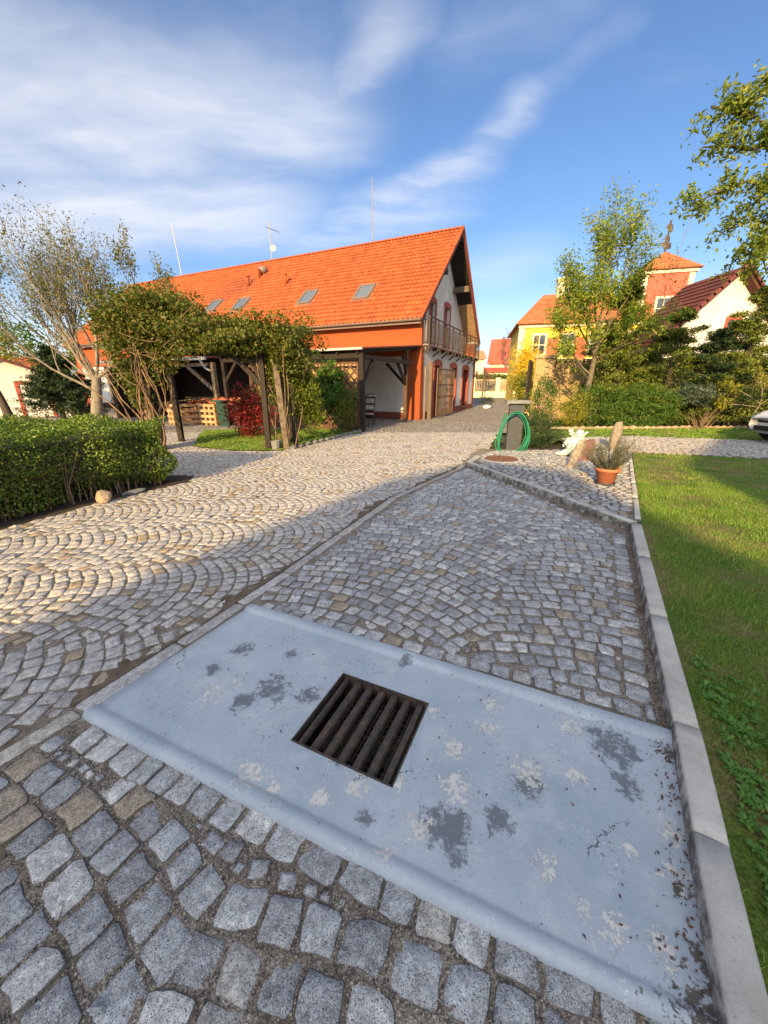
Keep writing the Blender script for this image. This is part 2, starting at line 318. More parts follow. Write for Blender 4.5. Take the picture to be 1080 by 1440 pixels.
M['rust_sheet']=simple('red_brown_roof_sheet',(.22,.07,.05),.6,.15,5)
mt,t=new_mat('clay_pantiles',.7,.35); n=t.noise(t.pos,1.2,5,.7); v=t.m('ADD',t.m('MULTIPLY',t.rand,.14),.93)
c=t.mix(t.smooth(n,.3,.75),(.37,.080,.018),(.27,.06,.017)); cg=t.vor(t.vm('MULTIPLY',t.obj,(4.76,2.94,2.94)),1,out='Color'); c=t.mix(1.0,c,t.mix(t.sep(cg)[0],(.80,.78,.76),(1.14,1.17,1.2)),'MULTIPLY')
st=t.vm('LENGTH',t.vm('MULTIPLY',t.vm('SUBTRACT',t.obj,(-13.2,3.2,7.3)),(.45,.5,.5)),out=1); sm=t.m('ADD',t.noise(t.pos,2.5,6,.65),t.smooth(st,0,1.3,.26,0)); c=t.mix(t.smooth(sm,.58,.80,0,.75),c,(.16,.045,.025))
base(t,c); M['tiles']=mt
M['tiles_old']=simple('old_dark_red_tiles',(.16,.04,.03),.8,.25,2,.4,30,.02,col2=(.09,.03,.025))
M['tiles_red']=simple('far_red_tiles',(.55,.10,.06),.8,.12,3)
M['ochre_tiles']=simple('orange_brown_tiles',(.50,.17,.07),.8,.2,2)
M['cream']=simple('cream_plaster',(.72,.63,.46),.9,.06,2)
M['yellow']=simple('yellow_plaster',(.80,.52,.07),.9,.06,2)
M['red_panel']=simple('red_plaster_panels',(.62,.12,.08),.9,.08,2)
mt,t=new_mat('old_ochre_wall',.92,.2); n=t.noise(t.pos,1.1,6,.7); c=t.ramp(n,[(.3,(.22,.15,.08)),(.5,(.38,.27,.14)),(.7,(.46,.34,.19))]); c=t.mix(t.smooth(t.noise(t.pos,6,6,.7),.55,.7,0,.6),c,(.2,.15,.1)); base(t,c); bump(t,n,.5,.03); M['ochre_wall']=mt
def glassy(name,col,rough=.08): 
    mt,t=new_mat(name,rough,.9); base(t,col); return mt
M['glass']=glassy('window_glass',(.03,.04,.05))
M['sky_glass']=glassy('roof_window_glass',(.10,.14,.18),.05)
M['bark']=simple('grey_bark',(.20,.17,.13),.9,.2,12,.7,40,.01,col2=(.09,.07,.05))
M['pale_bark']=simple('pale_smooth_bark',(.27,.235,.18),.85,.15,9,.5,40,.008,col2=(.12,.10,.075))
M['dark_bark']=simple('dark_bark',(.08,.06,.045),.9,.2,12,.6,40,.01)
M['vine_wood']=simple('pale_vine_stems',(.26,.165,.10),.9,.2,12,.5,40,.006,col2=(.12,.08,.05))
M['lf_hedge']=leafmat('hedge_leaves',[(.05,.10,.012),(.08,.15,.016),(.14,.21,.026),(.25,.30,.05)],.2,.38)
M['lf_vine']=leafmat('vine_leaves',[(.045,.075,.012),(.09,.12,.018),(.14,.16,.025),(.19,.13,.035)],.3)
M['lf_vine2']=leafmat('fresh_vine_leaves',[(.06,.10,.012),(.13,.17,.02),(.2,.21,.03)],.35)
M['lf_rowan']=leafmat('rowan_leaves',[(.09,.17,.02),(.16,.25,.03),(.25,.32,.04),(.34,.32,.06)],.4)
M['lf_oak']=leafmat('oak_leaves',[(.09,.14,.02),(.15,.21,.03),(.26,.28,.05)],.35)
M['lf_bud']=leafmat('young_olive_leaves',[(.09,.105,.03),(.14,.15,.045),(.22,.20,.08)],.3)
M['lf_dark']=leafmat('dark_evergreen_needles',[(.010,.022,.010),(.02,.045,.014),(.045,.08,.02)],.12)
M['lf_con']=leafmat('olive_conifer_needles',[(.04,.075,.014),(.09,.14,.02),(.17,.205,.03),(.24,.24,.04)],.2)
M['lf_green']=leafmat('bush_leaves',[(.035,.085,.014),(.07,.15,.022),(.13,.22,.03)],.25)
M['lf_yellow']=leafmat('yellow_green_leaves',[(.14,.17,.02),(.25,.26,.03),(.36,.32,.04)],.35)
M['lf_red']=leafmat('red_maple_leaves',[(.10,.010,.014),(.22,.02,.022),(.36,.035,.035)],.3)
M['lf_blue']=leafmat('blue_spruce_needles',[(.05,.08,.07),(.09,.13,.11),(.14,.18,.15)],.1)
M['lf_lav']=leafmat('lavender_leaves',[(.025,.045,.02),(.045,.08,.03),(.07,.11,.05)],.15)
M['lf_rose']=leafmat('rosemary_needles',[(.035,.06,.025),(.07,.10,.05),(.13,.16,.10)],.15)
M['lf_blossom']=leafmat('blossom_twigs',[(.2,.10,.09),(.3,.17,.14),(.16,.12,.06)],.3)
M['pink']=leafmat('pink_petals',[(.55,.18,.25),(.7,.3,.35)],.3)
M['yel_fl']=leafmat('golden_leaves',[(.55,.42,.03),(.75,.55,.05)],.4)
M['terracotta']=simple('terracotta',(.50,.16,.08),.75,.08,8,.2,60)
M['hose']=simple('green_rubber_hose',(.010,.19,.095),.55,.1,8,0)
M['slate']=simple('dark_slate_slab',(.055,.06,.07),.6,.2,16,.3,70)
M['capstone']=simple('grey_cap_stone',(.22,.22,.215),.75,.15,12,.4,70)
M['marble']=simple('pale_mint_stone',(.62,.66,.60),.7,.1,14,.6,50,.01,col2=(.42,.47,.42))
M['speckled']=granite('speckled_beige_stone',(1.25,1.1,.92),.30,.44,.4)
M['redstone']=simple('red_brown_sandstone',(.20,.10,.085),.8,.2,9,.5,60)
M['fieldstone']=simple('tan_field_stone',(.42,.31,.21),.85,.2,9,.7,50,.012)
M['car_paint']=simple('white_car_paint',(.80,.80,.80),.25,.02,2,0,spec=.6)
M['black']=simple('black_plastic',(.02,.02,.022),.5,.1,6,0)
M['tyre']=simple('tyre_rubber',(.025,.025,.025),.85,.1,6)
M['alloy']=simple('alloy_rim',(.5,.5,.52),.35,.05,6,0,metal=.8)
M['brass']=simple('dull_brass_tap',(.35,.25,.12),.4,.1,9,0,metal=.6)
M['green_bin']=simple('dark_green_plastic',(.02,.07,.055),.5,.1,6,0)
M['brick']=simple('loose_red_bricks',(.50,.14,.07),.85,.2,9)
M['antenna']=simple('grey_metal_mast',(.25,.24,.24),.5,.05,6,0,metal=.4)
M['hills']=simple('wooded_hills',(.07,.10,.06),.95,.2,.02,0)
# ================================================================== GROUND, ROAD, PAVING
def clip(poly, a, b, keep_left):
    out=[]; n=len(poly)
    def sd(p): 
        c=(b[0]-a[0])*(p[1]-a[1])-(b[1]-a[1])*(p[0]-a[0]); return c if keep_left else -c
    for i in range(n):
        p,q_=poly[i],poly[(i+1)%n]; sp_,sq=sd(p),sd(q_)
        if sp_>=0: out.append(p)
        if sp_*sq<0: f=sp_/(sp_-sq); out.append((p[0]+(q_[0]-p[0])*f,p[1]+(q_[1]-p[1])*f))
    return out
_a=R(24.8); HOLE=[(-.095+x*cos(_a)+y*sin(_a),1.3375-x*sin(_a)+y*cos(_a)) for x,y in ((-.26,-.24),(.26,-.24),(.26,.24),(-.26,.24))]   # shaft of the drain
def holed(name, poly, z, mat):
    mb=MB(); rest=poly
    for i in range(4):
        a,b=HOLE[i],HOLE[(i+1)%4]; piece=clip(rest,a,b,False)
        if len(piece)>2: mb.add([(x,y,z) for x,y in piece],[tuple(range(len(piece)))])
        rest=clip(rest,a,b,True)
    o=obj(name,mb,mat); o['kind']='structure'; return o
holed('ground',[(-1200,-300),(1200,-300),(1200,1600),(-1200,1600)],-.09,M['ground'])
SL=[(-3.35,-2.2),(-2.45,-.55),(-1.62,1.06),(-1.44,1.385),(-.985,2.32),(.2,5.05),(1.44,6.93),(1.62,7.3)]   # right edge of the edging strip
K0=[(-.85,-2.4),(.30,-.40),(.80,.46),(1.29,1.28),(2.69,3.82)]                                         # inner foot of the kerb
KC=(2.69,3.82); KE=(1.61,7.26); KF=(1.99,8.0); LE=(5.53,8.45)
road_poly=[(-30,-3),(-3.35,-2.2)]+SL[1:]+[KF,(2.45,8.6),(5.9,16.2),(6.5,17.6),(9.4,24),(16.9,46),(17.6,50),(10.5,50),(6.0,28.5),(1.6,17.6),(-24,28),(-30,26)]
holed('road_bed',[(-30,-3),(3.2,-3),(3.2,3.8),(1.9,7.6),(3.2,14),(-30,14)],-.0065,M['grit'])
sheet('distant_road',[(-30,12.6),(4.2,12.6),(6.5,17.6),(9.4,24),(16.9,46),(17.6,51),(9,51),(6.0,30),(1.6,19),(-24,29),(-30,29)],-.002,M['farcob'])

def sett_template(seed, n8=False):
    q=random.Random(seed); c=q.uniform(.05,.12)
    pts=[(-.5+c,-.5),(.5-c,-.5),(.5,-.5+c),(.5,.5-c),(.5-c,.5),(-.5+c,.5),(-.5,.5-c),(-.5,-.5+c)]
    if not n8: pts=[pts[0],(0,-.5),pts[1],pts[2],(.5,0),pts[3],pts[4],(0,.5),pts[5],pts[6],(-.5,0),pts[7]]
    j=.05; kx=[q.uniform(-.12,.12) for _ in range(4)]
    out=[]
    for x,y in pts:
        sx=kx[0] if y<0 else kx[1]; sy=kx[2] if x<0 else kx[3]
        out.append((x*(1-abs(sx)*.6)+sx*.35+q.uniform(-j,j), y*(1-abs(sy)*.6)+sy*.35+q.uniform(-j,j)))
    n=len(out); V=[]; F=[]
    tx,ty=q.uniform(-.006,.006),q.uniform(-.006,.006)
    rings=[(1.0,-.03,0),(1.0,-.0042,.0008),(.90,-.0008,.0008)] if n8 else [(1.0,-.045,0),(1.0,-.0065,.0015),(.93,-.0015,.0015),(.5,0,.0025)]
    for k,z,dz in rings:
        for x,y in out: V.append((x*k,y*k,z+q.uniform(-dz,dz)+(tx*x+ty*y if z>-.03 else 0)))
    for r in range(len(rings)-1):
        for i in range(n): F.append((r*n+i,r*n+(i+1)%n,(r+1)*n+(i+1)%n,(r+1)*n+i))
    if n8: F.append(tuple(range(2*n,3*n)))
    else:
        V.append((0,0,.002)); F+= [((len(rings)-1)*n+i,(len(rings)-1)*n+(i+1)%n,len(V)-1) for i in range(n)]
    return V,F
TPL={}
def tpl_mesh(i,mat):
    key=(i,mat.name)
    if key not in TPL:
        V,F=sett_template(i); me=bpy.data.meshes.new('sett'); me.from_pydata(V,[],F); me.materials.append(mat)
        me.polygons.foreach_set('use_smooth',[True]*len(me.polygons)); me.update()
        TPL[key]=me
    return TPL[key]
TP8=[sett_template(100+i,True) for i in range(16)]
TP8=[(np.array(v),f) for v,f in TP8]
def arcs(poly, saz, W, pitch, sw, sag, joint, jit=.004, phase=0.0, org=(0,0), margin=.0):
    s=np.array([sin(R(saz)),cos(R(saz))]); c=np.array([s[1],-s[0]]); P_=np.array(poly)-np.array(org)
    cs=P_@c; ss=P_@s; out=[]
    for k in range(int(math.floor(cs.min()/W))-1,int(math.ceil(cs.max()/W))+2):
        ck=(k+.5)*W; sh=rnd.uniform(-.5,.5)*pitch
        for r in range(int(math.floor(ss.min()/pitch))-6,int(math.ceil(ss.max()/pitch))+6):
            b=r*pitch+sh+phase; x=-W/2+rnd.uniform(0,.2)*sw
            while x<W/2-.3*sw:
                sl=-8*sag*x/W**2; st=sw*rnd.uniform(.82,1.25); dxx=st/math.sqrt(1+sl*sl)
                xm=x+dxx/2
                if xm>W/2: break
                sl=-8*sag*xm/W**2; y=b+sag*(1-(2*xm/W)**2)+rnd.uniform(-1,1)*jit
                p=np.array(org)+c*(ck+xm)+s*y
                cosl=1/math.sqrt(1+sl*sl); tdir=c*1+s*sl; ang=math.atan2(tdir[1],tdir[0])
                out.append((p[0],p[1],ang+rnd.uniform(-.06,.06),st-joint*rnd.uniform(.7,1.4),pitch*cosl-joint*rnd.uniform(.7,1.4)))
                x+=dxx
    return keep(out,poly,margin)
def keep(out,poly,margin=0):
    A=np.array(out); ok=inpoly(A[:,0],A[:,1],poly)
    if margin:
        for dx_,dy_ in ((margin,0),(-margin,0),(0,margin),(0,-margin)): ok&=inpoly(A[:,0]+dx_,A[:,1]+dy_,poly)
    A=A[ok]; zc=A[:,1]*cos(PITCH)+CAMH*sin(PITCH); u=540+FPX*A[:,0]/np.maximum(zc,.05)
    return A[(u>-220)&(u<1300)&(A[:,1]>.15)]
def tidy(A, fill_poly=None, rmin=.02, rmax=.06, n=4000, clear=.66, org=None):
    """drop stones that sit on one another and wedge small ones into the holes"""
    cell=.25; grid={}; keepers=[]
    def near(x,y):
        gx,gy=int(math.floor(x/cell)),int(math.floor(y/cell))
        for i in (-1,0,1):
            for j in (-1,0,1):
                for k in grid.get((gx+i,gy+j),()): yield k
    def put(r): grid.setdefault((int(math.floor(r[0]/cell)),int(math.floor(r[1]/cell))),[]).append(r); keepers.append(r)
    for r in A:
        R0=(r[3]+r[4])/4; ok=True
        for k in near(r[0],r[1]):
            if math.hypot(r[0]-k[0],r[1]-k[1])<clear*(R0+(k[3]+k[4])/4): ok=False;break
        if ok: put(tuple(r))
    if fill_poly is not None:
        P_=np.array(fill_poly); q=random.Random(77); x0,y0=P_.min(0);x1,y1=P_.max(0); C_=[(q.uniform(x0,x1),q.uniform(y0,y1)) for _ in range(n)]
        okp=inpoly([c[0] for c in C_],[c[1] for c in C_],fill_poly)
        passes=[(f,c) for f in (2.0,1.45,1.0) for c in zip(C_,okp)]
        for f_,((x,y),o) in passes:
            if not o or not -220<pix(x,max(y,.1))[0]<1300 or y<.1: continue
            dmin=rmax
            for k in near(x,y):
                dx_,dy_=x-k[0],y-k[1]; c_,s_=cos(k[2]),sin(k[2]); ex=max(0,abs(dx_*c_+dy_*s_)-k[3]/2); ey=max(0,abs(-dx_*s_+dy_*c_)-k[4]/2); dmin=min(dmin,math.hypot(ex,ey))
                if dmin<rmin*f_: break
            if dmin>=rmin*f_:
                b=None
                for k in near(x,y):
                    dd_=math.hypot(x-k[0],y-k[1])
                    if b is None or dd_<b[0]: b=(dd_,k[2])
                sz=dmin*2-.010; put((x,y,(b[1] if b else 0)+q.uniform(-.2,.2),sz*q.uniform(.95,1.15),sz*q.uniform(.85,1.05)))
    return np.array(keepers)
def course(a,b,sw,l,joint,off=0.0):
    a=Vector(a);b=Vector(b);d=(b-a);L_=d.length;d.normalize();nrm=Vector((-d.y,d.x));out=[];x=0
    while x<L_-.4*sw:
        st=min(sw*rnd.uniform(.85,1.3),L_-x); p=a+d*(x+st/2)+nrm*off; out.append((p.x,p.y,math.atan2(d.y,d.x)+rnd.uniform(-.03,.03),st-joint,l-joint)); x+=st
    return np.array(out)
def lay(name, A, mat, zt=0.0, zj=.003, limit=300, label=None, hole=None):
    """a paved field: an Empty, its largest 300 stones as parts and the rest joined"""
    root=thing(name,label,None,(0,0,0),0,None,'structure')
    d=np.hypot(A[:,0],A[:,1]+.2); order=np.argsort(d/np.sqrt(np.maximum(A[:,3]*A[:,4],1e-4))); near=order[:limit]; far=order[limit:]
    for i in near:
        x,y,a,w,l=A[i]; o=bpy.data.objects.new('sett',tpl_mesh(rnd.randrange(36),mat)); C.objects.link(o); o.parent=root
        f=rnd.choice((0,pi)); o.location=(x,y,zt+rnd.uniform(-zj,zj)); o.rotation_euler=(rnd.uniform(-.02,.02),rnd.uniform(-.02,.02),a+f); o.scale=(w,l,1)
    if len(far):
        Vs=[];Fs=[];off=0
        byt=RNG.integers(0,16,len(far))
        for ti in range(16):
            sel=far[byt==ti]
            if not len(sel): continue
            V,F=TP8[ti]; n=len(V); B=A[sel]; ca=np.cos(B[:,2])[:,None]; sa=np.sin(B[:,2])[:,None]
            X=V[None,:,0]*B[:,3:4]; Y=V[None,:,1]*B[:,4:5]
            W=np.stack([B[:,0:1]+X*ca-Y*sa,B[:,1:2]+X*sa+Y*ca,V[None,:,2]+zt+RNG.uniform(-zj,zj,(len(sel),1))],2).reshape(-1,3)
            Vs.append(W)
            for k in range(len(sel)): Fs.extend([tuple(i+off+k*n for i in f) for f in F])
            off+=len(sel)*n
        me=bpy.data.meshes.new('distant_setts'); me.from_pydata(np.concatenate(Vs).tolist(),[],Fs); me.update()
        o=link('distant_setts',me,root,[mat],True); o['kind']='stuff'
    return root
# A: big setts in the foreground
slabFL=(-1.41,1.37); slabFR=(1.10,.385)
A_poly=[(-2.45,-.55),(-1.62,1.06),(-1.45,1.35),(-1.41,1.30),(.95,.36),(.75,.1),(.3,-.5)]
fd=(Vector(slabFR)-Vector(slabFL)).normalized(); fn=Vector((fd.y,-fd.x))
o1=Vector(slabFL)+fn*.075+fd*.06; o2=Vector(slabFR)+fn*.075
A1=course(o1,o2,.118,.132,.007)
A_in=[(-2.45,-.55),(-1.66,1.03)]+[tuple(Vector(slabFL)+fn*.135+fd*.0),tuple(Vector(slabFR)+fn*.135)]+[(.75,.0),(.3,-.5)]
A2=arcs(A_in,24,2.1,.124,.120,.14,.008,.005,org=(-.75,.2),margin=.0)
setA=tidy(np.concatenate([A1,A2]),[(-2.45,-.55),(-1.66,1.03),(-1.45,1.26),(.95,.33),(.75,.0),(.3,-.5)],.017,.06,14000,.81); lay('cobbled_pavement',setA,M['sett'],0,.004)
# B: forecourt between slab and kerb
slabBL=(-.965,2.31); slabBR=(1.33,1.31)
bd=(Vector(slabBR)-Vector(slabBL)).normalized(); bn=Vector((-bd.y,bd.x))
B1=course(Vector(slabBL)+bn*.065+bd*.07,Vector(slabBR)+bn*.065-bd*.05,.112,.105,.006)
kd=(Vector(KC)-Vector(K0[3])).normalized(); kn=Vector((-kd.y,kd.x))
B3=course(Vector(K0[3])+kn*.10+kd*.16,Vector(KC)+kn*.10-kd*.16,.10,.125,.008)
B_in=[tuple(Vector(slabBL)+bn*.10),tuple(Vector(slabBR)+bn*.10-bd*.12),tuple(Vector(KC)+kn*.155-kd*.1),(1.62,7.05),(1.5,6.93),(.27,5.05)]
B2=arcs(B_in,28,1.7,.108,.108,.24,.007,.004,org=(.35,1.5),margin=.03)
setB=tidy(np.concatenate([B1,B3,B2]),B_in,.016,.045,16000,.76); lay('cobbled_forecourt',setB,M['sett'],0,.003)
# C: the road with scalloped courses
def offs(pl,d): 
    out=[]
    for i,p in enumerate(pl):
        a=Vector(pl[max(i-1,0)]);b=Vector(pl[min(i+1,len(pl)-1)]);t_=(b-a).normalized(); out.append((p[0]-t_.y*d,p[1]+t_.x*d))
    return out
lawnL=[G(272,628),G(330,634),G(395,634),(-1.2,12.1),(-.72,12.6),(-1.3,13.2),(-2.5,13.6),(-4.6,13.7),(-6.3,13.3),(-5.7,11.6)]
HB=[(-5.35,1.5),(-4.27,3.9),(-3.88,4.9),(-3.28,5.95),(-3.45,6.35),(-6.4,6.35),(-9.5,4.9),(-9.5,1.5)]   # hedge footprint
SLl=offs(SL,.13)
C_poly=[(-5.7,.6),(-5.3,1.5),(-4.22,3.9),(-3.83,4.9),(-3.22,5.95),(-3.38,6.45),(-6.4,6.5),(-7.5,13.2),(-4.6,13.2)]
C_poly=[(-5.7,-.6),(-5.25,1.5),(-4.2,3.9),(-3.8,4.9),(-3.2,5.97),(-3.4,6.45),(-6.3,6.45),(-9.6,12.9),(3.9,12.9),(2.35,8.75),(1.75,8.0)]+SLl[::-1]
C1=arcs(C_poly,78,.98,.104,.112,.19,.006,.003,org=(-2,2))
C1=C1[~inpoly(C1[:,0],C1[:,1],lawnL)]
C2=np.concatenate([course(SLl[i],SLl[i+1],.13,.11,.014,-.03) for i in range(len(SLl)-1)])
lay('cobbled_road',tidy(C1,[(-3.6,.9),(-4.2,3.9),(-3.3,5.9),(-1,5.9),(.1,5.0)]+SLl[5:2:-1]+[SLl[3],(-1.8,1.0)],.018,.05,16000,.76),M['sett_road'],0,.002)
# edging strip of long stones
root=thing('edging_strip',None,None,kind='structure')
for i in range(len(SL)-1):
    a=Vector(SL[i]);b=Vector(SL[i+1]);L_=(b-a).length;d=(b-a).normalized();x=0
    while x<L_-.02:
        st=min(rnd.uniform(.34,.62),L_-x); st=L_-x if L_-x-st<.15 else st
        mid=a+d*(x+st/2); nrm=Vector((-d.y,d.x)); mid=mid+nrm*.052; V,F=sett_template(rnd.randrange(30))
        me=bpy.data.meshes.new('edging_stone'); w=st-.012; l=.092
        vv=[]
        for (px,py,pz) in V:                                   # long stone: keep corner size constant
            ax=abs(px); X=(1 if px>0 else -1)*(w/2-(.5-ax)*.10) if ax>.2 else px*w*.5
            vv.append((X,py*l,pz*.7))
        me.from_pydata(vv,[],F); me.update()
        o=link('edging_stone',me,root,[M['edging']],True); o.location=(mid.x,mid.y,.003+rnd.uniform(-.002,.002)); o.rotation_euler=(0,0,math.atan2(d.y,d.x)+rnd.uniform(-.01,.01)); x+=st
mb=MB(); pl=[SL[i] for i in range(3,8)]; a_=offs(pl,.10); b_=offs(pl,.26)
q=[]; fine_a=[];fine_b=[]
for i in range(len(pl)-1):
    for k in range(12):
        f=k/12; fine_a.append(tuple(Vector(a_[i]).lerp(Vector(a_[i+1]),f))); w_=.5+.5*sin(i*2+k*.55)+rnd.uniform(-.2,.2); fine_b.append(tuple(Vector(a_[i]).lerp(Vector(a_[i+1]),f).lerp(Vector(b_[i]).lerp(Vector(b_[i+1]),f),max(.12,min(1,w_)))))
for i in range(len(fine_a)-1): mb.add([(*fine_a[i],.0035),(*fine_a[i+1],.0035),(*fine_b[i+1],-.003),(*fine_b[i],-.003)],[(0,1,2,3)])
tag(obj('dirt_seam',mb,M['dirt']),kind='structure')
# gravel between the big setts
def occupied(A, x, y, shrink=.97):
    occ=np.zeros(len(x),bool); cell=.2; keys={}
    ix=np.floor(x/cell).astype(int); iy=np.floor(y/cell).astype(int)
    for i,(a,b) in enumerate(zip(ix,iy)): keys.setdefault((a,b),[]).append(i)
    for cx,cy,an,w,l in A[:,:5]:
        c_,s_=cos(an),sin(an)
        for gx in range(int(math.floor((cx-.12)/cell)),int(math.floor((cx+.12)/cell))+1):
            for gy in range(int(math.floor((cy-.12)/cell)),int(math.floor((cy+.12)/cell))+1):
                idx=keys.get((gx,gy)); 
                if idx is None: continue
                idx=np.array(idx); X=x[idx]-cx;Y=y[idx]-cy; xr=X*c_+Y*s_; yr=-X*s_+Y*c_
                occ[idx]|=(np.abs(xr)<w/2*shrink)&(np.abs(yr)<l/2*shrink)
    return occ
def pebbles(name,A,poly,n,smin,smax,z,mat,zspread=.006,cull=True):
    P_=np.array(poly); x=RNG.uniform(P_[:,0].min(),P_[:,0].max(),n); y=RNG.uniform(P_[:,1].min(),P_[:,1].max(),n)
    ok=inpoly(x,y,poly)&(y>.3); zc=y*cos(PITCH)+CAMH*sin(PITCH); u=540+FPX*x/zc; ok&=(u>-80)&(u<1160); x=x[ok];y=y[ok]
    if A is not None:
        k=~occupied(A,x,y,.93); x=x[k];y=y[k]
    n=len(x); s=RNG.uniform(smin,smax,n)*RNG.choice([1,1,1,1.5],n)
    O=np.array([(1,0,0),(0,1,0),(-1,0,0),(0,-1,0),(0,0,.75),(0,0,-.75)])
    V=O[None]*s[:,None,None]*RNG.uniform(.6,1.2,(n,6,1)); a=RNG.uniform(0,6.28,n); ca=np.cos(a)[:,None];sa=np.sin(a)[:,None]
    X=V[:,:,0]*ca-V[:,:,1]*sa; Y=V[:,:,0]*sa+V[:,:,1]*ca
    W=np.stack([X+x[:,None],Y+y[:,None],V[:,:,2]+z+RNG.uniform(-zspread,zspread*.6,n)[:,None]],2).reshape(-1,3)
    F=np.array([(0,1,4),(1,2,4),(2,3,4),(3,0,4),(1,0,5),(2,1,5),(3,2,5),(0,3,5)])
    Fq=(F[None]+(np.arange(n)*6)[:,None,None]).reshape(-1,3)
    o=np_mesh(name,W,Fq,mat); o['kind']='stuff'; return o
pebbles('joint_gravel',setA,A_poly,210000,.0022,.0045,-.0055,M['chips'])
Bp=[tuple(Vector(slabBL)+bn*.02),slabBR,KC,(1.62,7.05),(.27,5.05)]
pebbles('joint_grit',setB,[p for p in Bp],120000,.002,.0036,-.0055,M['chips'],.004)
# ------------------------------------------------------------------ painted concrete slab with drain
slab_az=24.8; SO=(-.095,1.3375)
slab=thing('concrete_slab','flat concrete slab with worn blue-grey paint around a drain grate','slab',(SO[0],SO[1],0),slab_az)
hx0,hx1,hy0,hy1=-.245,.245,-.225,.225
def lx(n0,n1,k): return list(np.linspace(n0,n1,k))
xs=lx(-1.235,hx0,14)+lx(hx0,hx1,6)[1:]+lx(hx1,1.42,16)[1:]
prof=[(-.545,-.02),(-.54,.010),(-.531,.022),(-.515,.029),(-.495,.0285),(-.478,.023),(-.468,.0165),(-.458,.0155),(-.44,.018)]
prof+= [(y,.020-.004*(1-min(1,abs(abs(y)-.225)/.2))) for y in lx(-.36,hy0,4)]+[(y,.016) for y in lx(hy0,hy1,5)[1:]]+[(y,.020) for y in lx(hy1,.44,5)[1:]]
prof+= [(.452,.021),(.462,.034),(.478,.038),(.515,.038),(.526,.032),(.532,-.02)]
V=[];F=[];nx=len(xs);ny=len(prof)
for j,(y,z) in enumerate(prof):
    for i,x in enumerate(xs):
        f=max(0.0,float(x+1.2)/2.45); k=max(0,(-y-.225)/.32); yy=y+k*(.008+.085*f**1.2)*1.0 if y<-.225 else y+(max(0,(y-.225)/.3))*(.0*f)
        k2=max(0,min(1,(-1.0-x)/.2)); xx=x+.059*k2*(y+.54)            # left end follows the edging strip
        V.append((xx,yy,z+.0015*sin(x*9+y*5) if z>0 else z))
for j in range(ny-1):
    for i in range(nx-1):
        cx=(xs[i]+xs[i+1])/2; cy=(prof[j][0]+prof[j+1][0])/2
        if hx0<cx<hx1 and hy0<cy<hy1: continue
        F.append((j*nx+i,j*nx+i+1,(j+1)*nx+i+1,(j+1)*nx+i))
mb=MB(); mb.add(V,F); 
L0=[j*nx for j in range(ny)]; n0=len(mb.v); mb.v+= [(mb.v[i][0],mb.v[i][1],-.03) for i in L0]
mb.f+= [(L0[j],L0[j+1],n0+j+1,n0+j) for j in range(ny-1)]; mb.mi+= [0]*(ny-1)
obj('slab_surface',mb,M['slab'],slab,True)
mb=MB(); D=-.34    # pit walls
for (x0,y0,x1,y1) in ((hx0,hy0,hx1,hy0),(hx1,hy0,hx1,hy1),(hx1,hy1,hx0,hy1),(hx0,hy1,hx0,hy0)):
    mb.add([(x0,y0,.0165),(x1,y1,.0165),(x1,y1,D),(x0,y0,D)],[(0,1,2,3)])
mb.add([(hx0,hy0,D),(hx1,hy0,D),(hx1,hy1,D),(hx0,hy1,D)],[(0,1,2,3)])
obj('pit',mb,M['dark_in'],slab)
gr=thing('drain_grate','rusty iron drain grate with seven long bars set in the painted slab','grate',(SO[0],SO[1],0),slab_az)
mb=MB(); w=.006
for (a,b) in (((hx0+.004,hy0+.004),(hx1-.004,hy0+.004)),((hx1-.004,hy0+.004),(hx1-.004,hy1-.004)),((hx1-.004,hy1-.004),(hx0+.004,hy1-.004)),((hx0+.004,hy1-.004),(hx0+.004,hy0+.004))):
    mb.bar((*a,-.008),(*b,-.008),w,.055)
obj('frame',mb,M['rust'],gr)
for k in range(7):
    x=hx0+.035+k*.0695; mb=MB(); ws=.034 if k else .022
    # plate with its long edges bent down, top slightly hollow
    pr=[(-ws/2,-.045),(-ws/2,-.004),(-ws/2+.004,.004),(0,.0015),(ws/2-.004,.002),(ws/2,-.012),(ws/2-.006,-.03)]
    tl=rnd.uniform(.16,.26)
    vs_=[(x+px*cos(tl)-pz*sin(tl),yy,pz+.001) for yy in (hy0+.01,hy1-.01) for px,pz in pr]; n=len(pr)
    mb.add(vs_,[(i,i+1,n+i+1,n+i) for i in range(n-1)]+[tuple(range(n))[::-1],tuple(range(n,2*n))]); obj('bar',mb,M['rust'],gr)
mb=MB()
for i in range(26): 
    if i%2==0: mb.box(hx0+.05,hy0+.02+i*.0163,-.075,hx1-.02,hy0+.02+i*.0163+.008,-.07)
for i in range(20): mb.box(hx0+.06+i*.0215,hy0+.02,-.069,hx0+.068+i*.0215,hy1-.02,-.066)
o=obj('perforated_basket',mb,M['rust'],gr)
mb=MB(); mb.blob((-.16,.0,-.2),(.05,.2,.03),3,.2,2); mb.blob((.1,.1,-.24),(.1,.1,.03),4,.2,2); obj('silt',mb,M['dirt'],gr)
